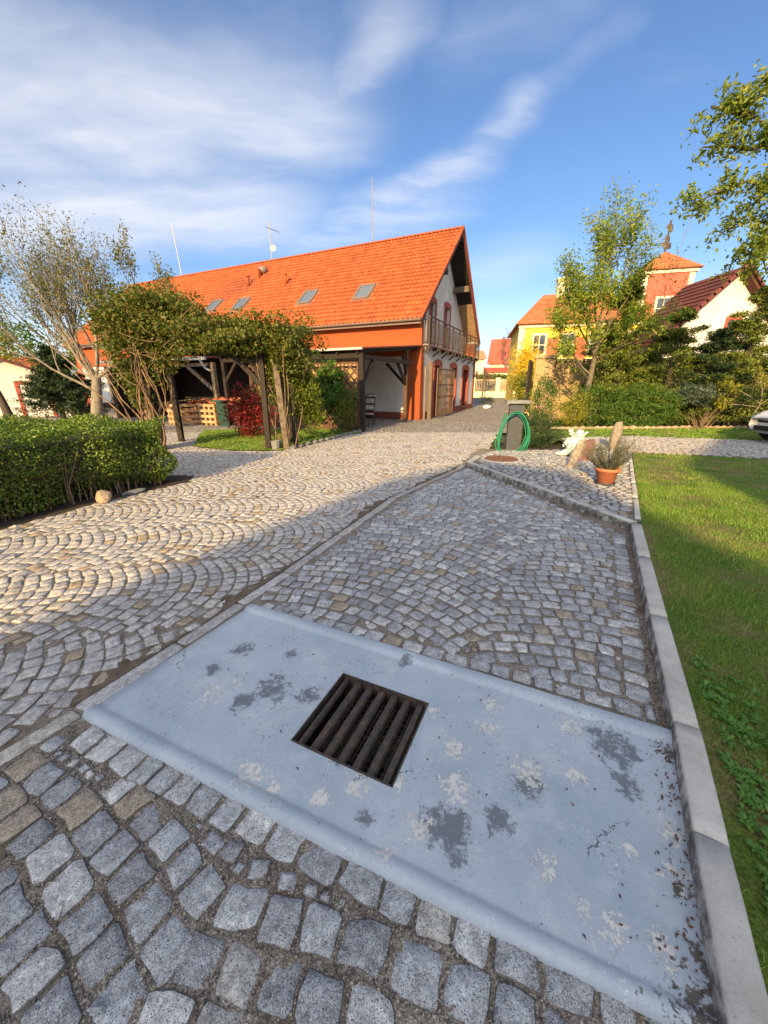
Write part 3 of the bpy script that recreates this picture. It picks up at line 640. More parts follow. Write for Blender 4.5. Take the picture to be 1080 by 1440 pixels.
# ------------------------------------------------------------------ kerbs
kerb=thing('kerb',None,None,kind='structure')
def kerb_run(pts, w, h, name, parent, seglen=(.9,1.05), z0=-.05, mat=None, gap=.006, outward=-1):
    for i in range(len(pts)-1):
        a=Vector(pts[i]);b=Vector(pts[i+1]);L_=(b-a).length;d=(b-a).normalized();x=0
        while x<L_-.02:
            st=min(rnd.uniform(*seglen),L_-x); 
            if L_-x-st<.3: st=L_-x
            p=a+d*(x+gap/2); l=st-gap; ch=min(.011,w*.15); hh=h+rnd.uniform(-.003,.003)
            pr=[(0,z0),(0,hh-ch*1.4),(ch*.3,hh-ch*.4),(ch,hh),(w*.5,hh+.001),(w-ch*.6,hh-.001),(w,hh-ch*.6),(w,z0)]; n=len(pr); K=8
            V=[];F=[]
            for j in range(K+1):
                e=1 if 0<j<K else .965
                for px,pz in pr:
                    V.append((l*j/K,-px*1.0 if outward<0 else px,(pz if pz<=z0 or e==1 else pz-.004)+ (rnd.uniform(-.0007,.0007) if pz>h*.9 else 0)))
            for j in range(K): F+= [(j*n+q,j*n+q+1,(j+1)*n+q+1,(j+1)*n+q) for q in range(n-1)]
            F+= [tuple(range(n))[::-1],tuple(K*n+q for q in range(n))]
            mb=MB(); mb.add(V,F); o=obj(name,mb,mat or M['kerb'],parent); o.location=(p.x,p.y,0); o.rotation_euler=(0,0,math.atan2(d.y,d.x)+rnd.uniform(-.003,.003))
            for pl_ in o.data.polygons: pl_.use_smooth=len(pl_.vertices)==4
            x+=st
kerb_run([K0[0],K0[3],K0[4]],.098,.088,'kerb_stone',kerb,gap=.003)
kerb_run([KC,KE],.105,.088,'kerb_stone',kerb)
kerb_run([KE,KF],.12,.085,'kerb_stone',kerb,(.4,.5))
pk=thing('path_edging',None,None,kind='structure')
kd2=(Vector(LE)-Vector(KC)).normalized()
kerb_run([tuple(Vector(KC)+kd2*.16+Vector((kd2.y,-kd2.x))*.04),LE],.06,.088,'edging_block',pk,(.9,1.0),mat=M['kerb'])
# D: raised triangular paving
D_poly=[tuple(Vector(KC)+Vector((.10,.10))),tuple(Vector(KC)+Vector((-.08,.16))),(1.78,7.2),(2.1,8.05),(2.5,8.62),(4.35,8.78),(5.58,8.52)]
mb=MB(); mb.add([(x,y,.072) for x,y in [(2.69,3.9),(1.66,7.2),(1.9,8.2),(2.3,8.9),(5.6,8.6),(2.80,3.88)]],[(0,1,2,3,4,5)]); o=obj('raised_paving_bed',mb,M['grit']); o['kind']='structure'
o.data.flip_normals() if o.data.polygons[0].normal.z<0 else None
dd=[]
for r in range(70):
    y=3.6+r*.088; x=1+rnd.uniform(0,.1)
    while x<6:
        w=rnd.uniform(.085,.15); dd.append((x+w/2,y+(x-3)*-.35+.03*sin(x*2),-.33+rnd.uniform(-.04,.04),w-.014,.074)); x+=w
Dk=keep(dd,D_poly,.03); man=Vector(G(705,645,.085)); Dk=Dk[np.hypot(Dk[:,0]-man.x,Dk[:,1]-man.y)>.44]
lay('raised_paving',Dk,M['sett'],.085,.003)
# E: cobbled drive behind the lawn
E_poly=[(4.62,9.3),(5.62,8.50),(14.5,5.35),(18,8.4),(14.5,9.0),(7.35,11.25),(5.1,10.9)]
sheet('drive_bed',E_poly,.062,M['grit'])
E1=arcs(E_poly,20,.9,.12,.125,.25,.016,.005)
lay('cobbled_drive',E1,M['sett_road'],.078,.004)
# lawns
lawnR=[(-.7,-2.4)]+offs(K0,-.10)[1:]+[(5.6,8.40),(14.5,5.3),(16,1),(12,-3)]
sheet('right_lawn',lawnR,.066,M['turf'])
lawnB=[(3.1,9.9),(4.35,9.7),(5.2,10.95),(7.3,11.25),(14.6,8.95),(18,9.5),(15,13.0),G(940,601,.05),G(745,601,.05)]
sheet('back_lawn',lawnB,.066,M['turf'])
sheet('left_lawn',lawnL,.012,M['turf'])
sheet('planting_bed',[(5.0,14.2),(9.3,14.0),(15,12.9),(26,10),(28,17),(6.9,17.9),(5.9,16.2)],-.01,M['soil'])
lb=[(2.45,8.72),(4.3,8.9),(4.35,9.7),(4.0,10.0),(3.0,9.9)]
sheet('lavender_bed',lb,.07,M['soil'])
sheet('hedge_soil',[(-5.6,.9),(-4.2,3.85),(-3.82,4.9),(-3.2,6.0),(-3.35,6.45),(-6.6,6.45),(-9.6,5.1),(-9.6,.9)],-.003,M['soil'])
def grass(name, poly, n, hmin, hmax, z, mat, wid=.0035, near=True, clump=True):
    P_=np.array(poly); x=RNG.uniform(P_[:,0].min(),P_[:,0].max(),n*3); y=RNG.uniform(P_[:,1].min(),P_[:,1].max(),n*3)
    ok=inpoly(x,y,poly)&(y>.3); zc=y*cos(PITCH)+CAMH*sin(PITCH); u=540+FPX*x/zc; ok&=(u>-60)&(u<1140)
    if clump:
        m_=np.sin(x*3.1+y*1.7)*np.sin(y*4.3-x*2.2)+.6*np.sin(x*9+y*7)*np.sin(y*8-x*5); ok&=RNG.uniform(0,1,len(x))<np.clip(.55+.55*m_,.06,1)
    x=x[ok][:n];y=y[ok][:n]; n=len(x); dist=np.hypot(x,y)
    h=RNG.uniform(hmin,hmax,n)*(.75+.25*np.sin(x*2.3)*np.sin(y*1.9)+.0*dist); w=wid*(1+dist*.28)*RNG.uniform(.7,1.3,n); a=RNG.uniform(0,6.28,n); ln=RNG.uniform(.1,.9,n)*h; b=RNG.uniform(0,6.28,n)
    ca=np.cos(a)*w;sa=np.sin(a)*w; bx=np.cos(b)*ln;by=np.sin(b)*ln
    V=np.stack([np.stack([x-ca,y-sa,np.full(n,z)],1),np.stack([x+ca,y+sa,np.full(n,z)],1),np.stack([x+ca*.7+bx*.35,y+sa*.7+by*.35,z+h*.6],1),np.stack([x-ca*.7+bx*.35,y-sa*.7+by*.35,z+h*.6],1),np.stack([x+bx,y+by,z+h],1)],1).reshape(-1,3)
    i=(np.arange(n)*5)[:,None]; F=np.concatenate([i+np.array([[0,1,2]]),i+np.array([[0,2,3]]),i+np.array([[3,2,4]])],0)
    o=np_mesh(name,V,F,mat); o['kind']='stuff'; return o
near_l=[p for p in lawnR]
grass('lawn_grass',[(.9,.3),(2.9,3.86),(4.1,5.9),(9,4.2),(6,-.5)],150000,.018,.048,.066,M['blade'],.0008)
grass('lawn_grass',lawnR,80000,.02,.045,.066,M['blade'],.0011)
grass('lawn_grass',lawnB,16000,.03,.06,.066,M['blade'],.0022)
grass('lawn_grass',lawnL,16000,.03,.055,.012,M['blade'],.0022)
# ================================================================== FOLIAGE TOOLS
def leaves(name, pts, size, mat, parent=None, asp=.55, up=.3, jit=0.0, drop=0.0):
    """one small folded leaf (two triangles each side of its rib) at every point"""
    P_=np.asarray(pts,float); n=len(P_)
    if jit: P_=P_+RNG.normal(0,jit,(n,3))
    nrm=RNG.normal(0,1,(n,3)); nrm[:,2]=np.abs(nrm[:,2])*(1+up); nrm/=np.linalg.norm(nrm,axis=1)[:,None]
    d=RNG.normal(0,1,(n,3)); d[:,2]-=drop; d-=nrm*np.sum(d*nrm,1)[:,None]; d/=np.linalg.norm(d,axis=1)[:,None]
    s=np.cross(nrm,d); L_=size*RNG.uniform(.6,1.35,n)[:,None]
    a=P_-d*L_*.5; b=P_+s*L_*asp*.5+nrm*L_*.12; c=P_+d*L_*.5; e=P_-s*L_*asp*.5+nrm*L_*.12
    V=np.stack([a,b,c,e],1).reshape(-1,3); i=(np.arange(n)*4)[:,None]
    F=np.concatenate([i+np.array([[0,1,2]]),i+np.array([[0,2,3]])],0)
    return np_mesh(name,V,F,mat,parent)
def ell_pts(c, r, n, shell=.55, lumps=5, seed=0, flat=0):
    """points in a lumpy ellipsoid, most of them near its skin"""
    g=np.random.default_rng(seed); d=g.normal(0,1,(n,3)); d/=np.linalg.norm(d,axis=1)[:,None]
    if flat: d[:,2]=np.where(d[:,2]<-flat,-flat,d[:,2])
    k=np.ones(n)
    for _ in range(lumps):
        w=g.normal(0,2.6,3); k+=.13*np.sin(d@w*1.6+g.uniform(0,6))
    rr=(shell+(1-shell)*g.uniform(0,1,n)**.6)*k
    return np.array(c)+d*rr[:,None]*np.array(r)
def clump_pts(centres, rad, per, seed=0):
    g=np.random.default_rng(seed); Cn=np.asarray(centres,float); n=len(Cn)*per
    return np.repeat(Cn,per,0)+g.normal(0,1,(n,3))*rad*g.uniform(.4,1.1,(n,1))
def grow(mb, p, d, length, r, lev, tips, q, spread=.6, kids=3, wig=.16, up=.12, shrink=.72, nseg=4, sides=5, thin=.0022):
    pts=[p.copy()]; rad=[r]; cur=p.copy(); dd=d.normalized()
    for i in range(nseg):
        dd=(dd+Vector((q.uniform(-1,1),q.uniform(-1,1),q.uniform(-1,1)))*wig+Vector((0,0,up))).normalized()
        cur=cur+dd*length/nseg; pts.append(cur.copy()); rad.append(max(r*(1-.42*(i+1)/nseg),thin))
    mb.tube(pts,rad,sides if r>.02 else 4 if r>.008 else 3,cap=False)
    if lev<=0: tips.extend(pts[1:]); return
    for k in range(kids):
        t_=q.uniform(.35,1) if k else 1.0; i=min(int(t_*nseg),nseg-1); b=pts[i].lerp(pts[i+1],t_*nseg-i if t_<1 else 1)
        ax=Vector((q.uniform(-1,1),q.uniform(-1,1),q.uniform(-.3,.6))).normalized()
        nd=(dd+ax*spread*(1 if k else .35)).normalized()
        grow(mb,b,nd,length*shrink*q.uniform(.8,1.15),max(r*.55*(1 if k==0 else .85),thin),lev-1,tips,q,spread,kids,wig,up,shrink,nseg,sides,thin)
    if lev==1: tips.extend(pts[2:])
def bush(name,label,cat,c,r,n,size,mat,stem=None,seed=0,core=True,asp=.55,group=None,shell=.5,nst=5,up=.3,flat=.0,clumps=0):
    t_=thing(name,label,cat,(c[0],c[1],c[2]-r[2]),0,group)
    if clumps:
        cc=ell_pts((0,0,r[2]),r,clumps,shell,5,seed,flat); pts=clump_pts(cc,min(r)*.16,n//clumps,seed+1)
    else: pts=ell_pts((0,0,r[2]),r,n,shell,6,seed,flat)
    leaves('foliage',pts,size,mat,t_,asp,up)
    mb=MB(); q=random.Random(seed)
    for k in range(nst):
        a=q.uniform(0,6.28); e=Vector((cos(a)*r[0]*.6*q.uniform(.3,1),sin(a)*r[1]*.6*q.uniform(.3,1),r[2]*q.uniform(1.0,1.7)))
        mb.tube([(cos(a)*.04,sin(a)*.04,-.02),e*.5+Vector((0,0,.08)),e],[.016,.011,.004],5)
    obj('stem',mb,stem or M['bark'],t_,True)
    return t_
# ================================================================== HEDGE
hedge=thing('clipped_hedge','long clipped green hedge with yellowish top along the left edge of the cobbled road','hedge',(-5.2,4.2,0))
HP=[(-5.42,.9),(-4.42,3.75),(-3.98,4.75),(-3.42,5.75),(-3.5,6.15),(-3.9,6.3),(-9.4,6.3),(-9.4,.9)]
def hedge_points(n,z0,z1,inset):
    P_=np.array(HP); out=[]; cum=[]
    g=np.random.default_rng(5); per=[]
    for i in range(len(HP)): a=P_[i];b=P_[(i+1)%len(HP)]; per.append(np.linalg.norm(b-a))
    # side skin: only where it can be seen (road side and far end)
    for i in range(0,6):
        a=P_[i];b=P_[i+1]; m_=int(n*.5*per[i]/sum(per[:6])); t_=g.uniform(0,1,m_)[:,None]; xy=a+(b-a)*t_; nrm=np.array([(b-a)[1],-(b-a)[0]]); nrm/=np.linalg.norm(nrm)
        z=g.uniform(z0,z1,m_); bul=.07*np.sin(z*9+xy[:,0]*4)+.08*np.sin(xy[:,1]*3.3+z*4)+.05*np.sin(xy[:,1]*9)
        bul-=np.clip(.32-z,0,1)*.55   # thinner, set back near the ground
        dp=bul-g.exponential(inset,m_); xy=xy+nrm*dp[:,None]; out.append(np.column_stack([xy,z]))
    m_=int(n*.5); x=g.uniform(-8.2,-3.3,m_*2); y=g.uniform(.9,6.4,m_*2); ok=inpoly(x,y,HP); x=x[ok][:m_];y=y[ok][:m_]
    z=z1+.05*np.sin(x*5+y*3)+.045*np.sin(y*7-x*3)-g.exponential(.07,len(x))+g.uniform(0,.035,len(x)); out.append(np.column_stack([x,y,z]))
    return np.concatenate(out)-np.array([-5.2,4.2,0])
hp=hedge_points(90000,.05,.97,.09); leaves('foliage',hp,.036,M['lf_hedge'],hedge,.62,.2)
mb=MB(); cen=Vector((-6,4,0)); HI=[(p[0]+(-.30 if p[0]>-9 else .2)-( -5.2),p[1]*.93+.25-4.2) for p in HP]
mb.prism(HI,.28,.80); obj('dark_core',mb,M['dark_bark'],hedge)  # solid dark block added inside so the hedge is not see-through
mb=MB(); q=random.Random(4)
for k in range(150):
    i=q.randrange(0,4); a=Vector(HP[i]);b=Vector(HP[i+1]); p=a.lerp(b,q.random()); x,y=p.x+5.2-q.uniform(.12,.45),p.y-4.2
    mb.tube([(x,y,0),(x+q.uniform(-.05,.05),y+q.uniform(-.05,.05),.25),(x+q.uniform(-.12,.16),y+q.uniform(-.1,.1),.7)],[.009,.007,.003],4)
obj('stem',mb,M['vine_wood'],hedge)
gx,gy=G(146,706); mb=MB(); mb.blob((0,0,.07),(.10,.085,.095),3,.22,2); o=obj('field_stone',mb,M['fieldstone']); o.location=(gx,gy,0); tag(o,'rounded tan stone lying at the foot of the hedge','stone')
gx,gy=G(191,693); mb=MB(); mb.blob((0,0,.02),(.16,.06,.04),8,.2,2); o=obj('field_stone',mb,M['capstone']); o.location=(gx,gy,0); o.rotation_euler=(0,0,R(55)); tag(o,'flat grey stone lying at the foot of the hedge','stone')
# ================================================================== THE ORANGE ROOFED HOUSE
HG=25.5; HO=(1.6,17.6); Wd=10.6; HL=26.3; ymid=5.3; ZR=8.98; ZE=4.15; ye=-.38; slope=(ZR-ZE)/(ymid-ye)
H=thing('farmhouse','long orange farmhouse with steep orange tile roof and balcony on its gable','house',(HO[0],HO[1],0),HG)
def roofz(y): return ZR-abs(y-ymid)*slope
mb=MB()   # walls: outer shell
zt=roofz(0)-.22; zg=roofz(0)
def quad(mb,*p,mi=0): mb.add(p,[tuple(range(len(p)))],mi)
# front wall white field between pilasters, 0 = white 1 = orange 2 = plinth
quad(mb,(-HL,0,.32),(-.55,0,.32),(-.55,0,2.72),(-HL,0,2.72))
# gable lower wall with openings (door1, door2, window)
ops=[(1.95,2.95,.0,2.42),(4.75,5.85,.0,2.42),(7.45,8.75,.25,2.42)]
ys=[0.35]; 
for a,b,_,_ in ops: ys+=[a,b]
ys+=[Wd-.4]
for i in range(len(ys)-1):
    if i%2==0: quad(mb,(0,ys[i],.0),(0,ys[i+1],.0),(0,ys[i+1],3.1),(0,ys[i],3.1))
    else: quad(mb,(0,ys[i],2.42),(0,ys[i+1],2.42),(0,ys[i+1],3.1),(0,ys[i],3.1)); 
quad(mb,(0,7.45,0),(0,8.75,0),(0,8.75,.25),(0,7.45,.25))
# recessed upper gable, x=-.8
rx=-.8; up=[(3.25,4.15,3.2,5.5),(5.75,6.75,3.2,5.65)]
zz0=3.15
def gp(y,z): return (rx,y,z)
segs=[0]+[v for a,b,_,_ in up for v in (a,b)]+[Wd]
for i in range(len(segs)-1):
    a,b=segs[i],segs[i+1]; lo=zz0 if i%2==0 else up[i//2][3]
    cut=[a]+([ymid] if a<ymid<b else [])+[b]
    mb.add([gp(a,lo),gp(b,lo)]+[gp(y,roofz(y)-.2) for y in reversed(cut)],[tuple(range(2+len(cut)))])
for a,b,z0,z1 in up:
    mb.add([(rx,a,z0),(rx-.2,a,z0),(rx-.2,a,z1),(rx,a,z1)],[(0,1,2,3)]); mb.add([(rx,b,z0),(rx-.2,b,z0),(rx-.2,b,z1),(rx,b,z1)],[(3,2,1,0)]); mb.add([(rx,a,z1),(rx-.2,a,z1),(rx-.2,b,z1),(rx,b,z1)],[(0,1,2,3)])
quad(mb,(-HL,Wd,0),(0,Wd,0),(0,Wd,zt),(-HL,Wd,zt))
mb.add([(-HL,0,0),(-HL,Wd,0),(-HL,Wd,zt),(-HL,ymid,ZR-.25),(-HL,0,zt)],[(0,1,2,3,4)])
quad(mb,(0,.0,3.12),(rx,.0,3.12),(rx,Wd,3.12),(0,Wd,3.12))
obj('wall',mb,M['white_wall'],H)
mb=MB(); mb.box(-.55,-.03,.0,.03,.36,2.72); mb.box(-.5,-.03,2.72,.03,.2,zt)
obj('corner_pilaster',mb,M['orange_wall'],H)
mb=MB(); mb.box(-.03,Wd-.38,0,.03,Wd+.03,3.12); mb.box(rx,Wd-.25,3.12,.0,Wd,zt-.15)
obj('corner_pilaster',mb,M['orange_wall'],H)
mb=MB(); mb.box(-HL,-.025,2.72,-.5,.3,zt); obj('frieze',mb,M['orange_wall'],H)
mb=MB(); mb.box(-HL-.03,-.035,0,-HL+.55,.3,2.72); obj('corner_pilaster',mb,M['red_trim'],H)
mb=MB(); mb.box(-HL,-.02,0,-.552,.1,.32); mb.box(-.1,.362,0,.035,1.93,.33); mb.box(-.1,2.97,0,.035,4.73,.33); mb.box(-.1,5.87,0,.035,7.43,.33); mb.box(-.1,7.43,0,.035,8.77,.24); mb.box(-.1,8.77,0,.035,Wd-.385,.33); obj('plinth',mb,M['plinth'],H)
mb=MB(); mb.box(-.02,.0,3.10,.0,Wd,3.2); obj('floor_band',mb,M['white_wall'],H)
def arch_surround(y0,y1,z0,z1,x,w,thick,mat,parent,rise=.14,name='surround'):
    mb=MB(); 
    mb.box(x,y0-w,z0,x+thick,y0,z1); mb.box(x,y1,z0,x+thick,y1+w,z1)
    k=6; 
    for i in range(k):
        f0,f1=i/k,(i+1)/k; a=y0-w+(y1-y0+2*w)*f0; b=y0-w+(y1-y0+2*w)*f1; za=z1+.16+rise*(1-(2*f0-1)**2); zb=z1+.16+rise*(1-(2*f1-1)**2)
        la=z1; mb.add([(x,a,la),(x,b,la),(x,b,zb),(x,a,za),(x+thick,a,la),(x+thick,b,la),(x+thick,b,zb),(x+thick,a,za)],[(4,5,6,7),(3,2,6,7),(0,1,5,4),(0,4,7,3),(1,2,6,5)])
    return obj(name,mb,mat,parent)
# ground floor openings
for i,(a,b,z0,z1) in enumerate(ops):
    win=i==2
    mb=MB(); d0=-.22; mb.box(d0-.06,a,z0,d0,b,z1)
    # reveals
    mb.add([(0,a,z0),(d0,a,z0),(d0,a,z1),(0,a,z1)],[(0,1,2,3)]); mb.add([(0,b,z0),(d0,b,z0),(d0,b,z1),(0,b,z1)],[(3,2,1,0)]); mb.add([(0,a,z1),(d0,a,z1),(d0,b,z1),(0,b,z1)],[(0,1,2,3)]); 
    if win: mb.add([(0,a,z0),(0,b,z0),(d0,b,z0),(d0,a,z0)],[(0,1,2,3)])
    o=obj('window' if win else 'door',mb,M['door'],H)
    arch_surround(a,b,z0,z1,.002,.16,.045,M['red_trim'],o)
    mb=MB()
    if win: mb.box(d0,a+.12,z0+.12,d0+.015,(a+b)/2-.05,z1-.12); mb.box(d0,(a+b)/2+.05,z0+.12,d0+.015,b-.12,z1-.12)
    else: mb.box(d0,a+.2,1.3,d0+.015,b-.2,z1-.2)
    obj('pane',mb,M['glass'],o)
    if not win:
        mb=MB(); mb.tube([(d0+.05,b-.12,1.0),(d0+.05,b-.25,1.0)],.012); obj('handle',mb,M['iron'],o)
for (a,b,z0,z1) in up:
    mb=MB(); mb.box(rx-.25,a,z0,rx-.2,b,z1); mb.box(rx-.2,a,z0,rx-.15,a+.1,z1); mb.box(rx-.2,b-.1,z0,rx-.15,b,z1); mb.box(rx-.2,(a+b)/2-.05,z0,rx-.15,(a+b)/2+.05,z1); mb.box(rx-.2,a,z1-.1,rx-.15,b,z1)
    o=obj('balcony_door',mb,M['door'],H); arch_surround(a,b,z0,z1,rx+.002,.14,.04,M['red_trim'],o,.1)
    mb=MB(); mb.box(rx-.2,a+.11,z0+.5,rx-.185,(a+b)/2-.06,z1-.12); mb.box(rx-.2,(a+b)/2+.06,z0+.5,rx-.185,b-.11,z1-.12); obj('pane',mb,M['sky_glass'],o)
# roof: slabs below the tiles, soffit, verge boards
X0,X1=-HL-.35,.12
rf=MB()
for sgn in (0,1):
    ya=ye if sgn==0 else Wd-ye; za=roofz(ye)
    n=[(X0,ya,za-.02),(X1-.04,ya,za-.02),(X1-.04,ymid,ZR-.02),(X0,ymid,ZR-.02)]
    m_=[(x,y,z-.16) for x,y,z in n]; fs=[(0,1,2,3),(7,6,5,4),(0,4,5,1),(1,5,6,2),(3,7,4,0)]
    rf.add(n+m_,fs if sgn==0 else [f[::-1] for f in fs])
roof=obj('roof',rf,M['dark_wood'],H)
def tile_field(name, x0,x1, ylo,zlo,yhi,zhi, pitch, rowlen, mat, parent, flip=False, lift=.05, amp=.045):
    nc=max(1,int(round((x1-x0)/pitch))); pitch=(x1-x0)/nc; L_=math.hypot(yhi-ylo,zhi-zlo); nr=max(1,int(round(L_/rowlen)))
    s=np.array([(yhi-ylo)/L_,(zhi-zlo)/L_]); nn=np.array([-s[1],s[0]]) if yhi>ylo else np.array([s[1],-s[0]])
    prof=[(0,.2),(.14,.85),(.3,1.0),(.44,.55),(.58,.05),(.8,-.06)]
    px=np.array([(c+u)*pitch for c in range(nc) for u,_ in prof]+[nc*pitch])+x0; ph=np.array([h for c in range(nc) for _,h in prof]+[.2])*amp
    K=len(px); V=[]; g=np.random.default_rng(3)
    for r in range(nr):
        jit=np.repeat(g.uniform(-.004,.004,nc),len(prof)); jit=np.append(jit,jit[-1])
        for e,(l0,hh) in enumerate(((r*L_/nr-.012,lift),((r+1)*L_/nr,.004))):
            y=ylo+s[0]*l0+nn[0]*(ph+hh+jit); z=zlo+s[1]*l0+nn[1]*(ph+hh+jit); V.append(np.column_stack([px,y,z]))
        y=ylo+s[0]*(r*L_/nr-.012)+nn[0]*(ph*0-.0); z=zlo+s[1]*(r*L_/nr-.012)+nn[1]*(ph*.8+.004); V.append(np.column_stack([px,V[-2][:,1]-nn[0]*.026,V[-2][:,2]-nn[1]*.026]))
    V=np.concatenate(V); F=[]
    i=np.arange(K-1)
    for r in range(nr):
        a=(3*r)*K; b=a+K; c=a+2*K
        q1=np.column_stack([a+i,a+i+1,b+i+1,b+i]); q2=np.column_stack([c+i,c+i+1,a+i+1,a+i]); F+= [q1,q2]
    F=np.concatenate(F); F=F[:,::-1] if flip else F
    o=np_mesh(name,V,F,mat,parent,False); o['kind']='stuff'; return o
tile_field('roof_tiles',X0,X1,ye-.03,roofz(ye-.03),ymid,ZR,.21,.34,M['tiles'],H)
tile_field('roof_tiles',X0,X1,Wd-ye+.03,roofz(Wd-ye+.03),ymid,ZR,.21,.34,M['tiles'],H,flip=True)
rt=None
n=int((X1-X0)/.36)
me=None
for i in range(n):
    x=X0+(i+.5)*(X1-X0)/n
    if me is None:
        mb=MB(); k=7; V=[]
        for xx,rr in ((-.2,.115),(.17,.10),(.2,.108)):
            for j in range(k): a=pi*j/(k-1); V.append((xx,cos(a)*rr,sin(a)*rr*.9-.02))
        mb.add(V,[(r*k+j,r*k+j+1,(r+1)*k+j+1,(r+1)*k+j) for r in range(2) for j in range(k-1)]); o=obj('ridge_tile',mb,M['tiles'],H); me=o.data
    else: o=bpy.data.objects.new('ridge_tile',me); C.objects.link(o); o.parent=H
    o.location=(x,ymid,ZR+.03)
# verge boards (bargeboards) and tiles on the gable edge
for sgn in (0,1):
    ya=ye-.05 if sgn==0 else Wd-ye+.05
    mb=MB(); mb.bar((X1-.02,ya,roofz(ya)-.12),(X1-.02,ymid,ZR-.10),.035,.22); obj('bargeboard',mb,M['plinth'],H)
    mb=MB(); mb.bar((X1+.01,ya,roofz(ya)+.035),(X1+.01,ymid,ZR+.045),.10,.06); obj('verge_tile',mb,M['tiles'],H)
# soffit boards under the far slope, visible boarding
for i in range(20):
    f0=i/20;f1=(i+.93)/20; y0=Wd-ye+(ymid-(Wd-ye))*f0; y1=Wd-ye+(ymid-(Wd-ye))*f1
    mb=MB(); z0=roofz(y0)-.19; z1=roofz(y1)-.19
    mb.add([(rx,y0,z0),(X1-.06,y0,z0),(X1-.06,y1,z1),(rx,y1,z1),(rx,y0,z0-.02),(X1-.06,y0,z0-.02),(X1-.06,y1,z1-.02),(rx,y1,z1-.02)],[(4,5,6,7),(0,4,7,3),(1,2,6,5),(0,1,5,4),(2,3,7,6)]); obj('soffit_board',mb,M['tan'] if i<9 else M['dark_wood'],H)  # tan on the lower boards paints in their sunlit look
mb=MB(); zb=6.55; mb.box(rx,7.2,zb,X1-.03,7.5,zb+.28); obj('purlin',mb,M['old_wood'],H)
mb=MB(); mb.box(rx,3.1,zb,X1-.1,3.4,zb+.26); obj('purlin',mb,M['dark_wood'],H)
mb=MB(); mb.box(rx,ymid-.12,ZR-.55,X1-.1,ymid+.12,ZR-.28); obj('purlin',mb,M['dark_wood'],H)
# gutter
mb=MB(); k=6; V=[]
for xx in (X0,X1+.02):
    for j in range(k+1): a=pi+pi*j/k; V.append((xx,ye-.12+cos(a)*.085,roofz(ye)-.03+sin(a)*.085))
mb.add(V,[(j,j+1,k+2+j,k+1+j) for j in range(k)]+[tuple(range(k+1)),tuple(range(k+1,2*k+2))]); mb.box(X0,ye-.03,roofz(ye)-.2,X1,ye,roofz(ye)-.03); obj('gutter',mb,M['gutter'],H)
mb=MB(); mb.tube([(.12,.25,3.0),(.12,.25,zt-.1),(.05,-.1,zt)],.05,8); mb.tube([(.16,.22,0),(.16,.22,2.3)],.05,8); obj('downpipe',mb,M['gutter'],H)
# balcony
mb=MB(); mb.box(rx,.1,3.14,.33,Wd-.5,3.2); obj('balcony_floor',mb,M['gutter'],H)
for k in range(8):
    y=.25+k*1.36; mb=MB(); mb.bar((0,y,3.08),(.36,y,3.08),.07,.10); mb.bar((.02,y,2.78),(.33,y,3.03),.05,.06); obj('bracket',mb,M['iron'],H)
bal=MB(); zf,zr_=3.2,4.28; bx=.32; y0,y1=.12,Wd-.55
bal.bar((bx,y0,zr_),(bx,y1,zr_),.05,.05); bal.bar((bx,y0,zf+.1),(bx,y1,zf+.1),.035,.03); bal.bar((bx,y0,zr_),(0.0,y0,zr_),.05,.05); bal.bar((bx,y0,zf+.1),(0,y0,zf+.1),.03,.03); bal.bar((bx,y0,zr_-.16),(bx,y1,zr_-.16),.02,.02)
rail=obj('balcony_railing',bal,M['iron'],H)
for k in range(9):
    mb=MB(); y=y0+(y1-y0)*k/8; mb.bar((bx,y,3.0),(bx,y,zr_),.055,.055); obj('post',mb,M['iron'],rail)
mb=MB(); k=0; y=y0+.11
while y<y1: mb.bar((bx,y,zf+.1),(bx,y,zr_-.16),.014,.014); y+=.115
for k in range(8):
    yc=y0+(y1-y0)*(k+.5)/8; pts=[(bx,yc+.18*cos(a),zf+.5+.25*sin(a)) for a in [i*pi/6 for i in range(13)]]; mb.tube(pts,.01,4,cap=False)
o=obj('baluster',mb,M['iron'],rail); o['kind']='stuff'
# roof windows, vents
def roof_pt(x,y,off=0): return Vector((x,y,roofz(y)))+Vector((0,-slope,1)).normalized()*off
sn=Vector((0,-slope,1)).normalized(); sv=Vector((0,1,slope)).normalized()
for (x,y) in [(-3.5,1.45),(-6.87,1.55),(-11.6,1.62),(-13.9,1.75)]:
    o_=roof_pt(x,y,.0); w,h=.78,1.1
    Mx=Matrix(((1,0,0),(0,sv.y,sn.y),(0,sv.z,sn.z))).to_4x4(); Mx.translation=o_
    mb=MB(); 
    for a,b in (((-w/2,-h/2),(w/2,-h/2)),((w/2,-h/2),(w/2,h/2)),((w/2,h/2),(-w/2,h/2)),((-w/2,h/2),(-w/2,-h/2))): mb.bar(Mx@Vector((*a,.07)),Mx@Vector((*b,.07)),.10,.10,up=tuple(sn))
    mb.box(-w/2-.12,-h/2-.16,.03,w/2+.12,h/2+.1,.055,M=Mx)
    o=obj('roof_window',mb,M['gutter'],H); mb=MB(); mb.box(-w/2+.05,-h/2+.05,.056,w/2-.05,h/2-.05,.085,M=Mx); obj('pane',mb,M['sky_glass'],o)
for (x,y) in [(-9.22,2.75),(-12.3,3.1)]:
    p=roof_pt(x,y); mb=MB(); mb.tube([p,p+Vector((0,0,.55))],[.09,.07],8); mb.lathe([(.12,0),(.10,.08),(.02,.12)],8,tuple(p+Vector((0,0,.55)))); obj('vent_pipe',mb,M['tiles'],H,True)
p=roof_pt(-11.95,4.1); mb=MB(); mb.blob(tuple(p+Vector((0,0,.22))),(.32,.3,.22),2,.1,2); obj('vent_hood',mb,M['gutter'],H,True)
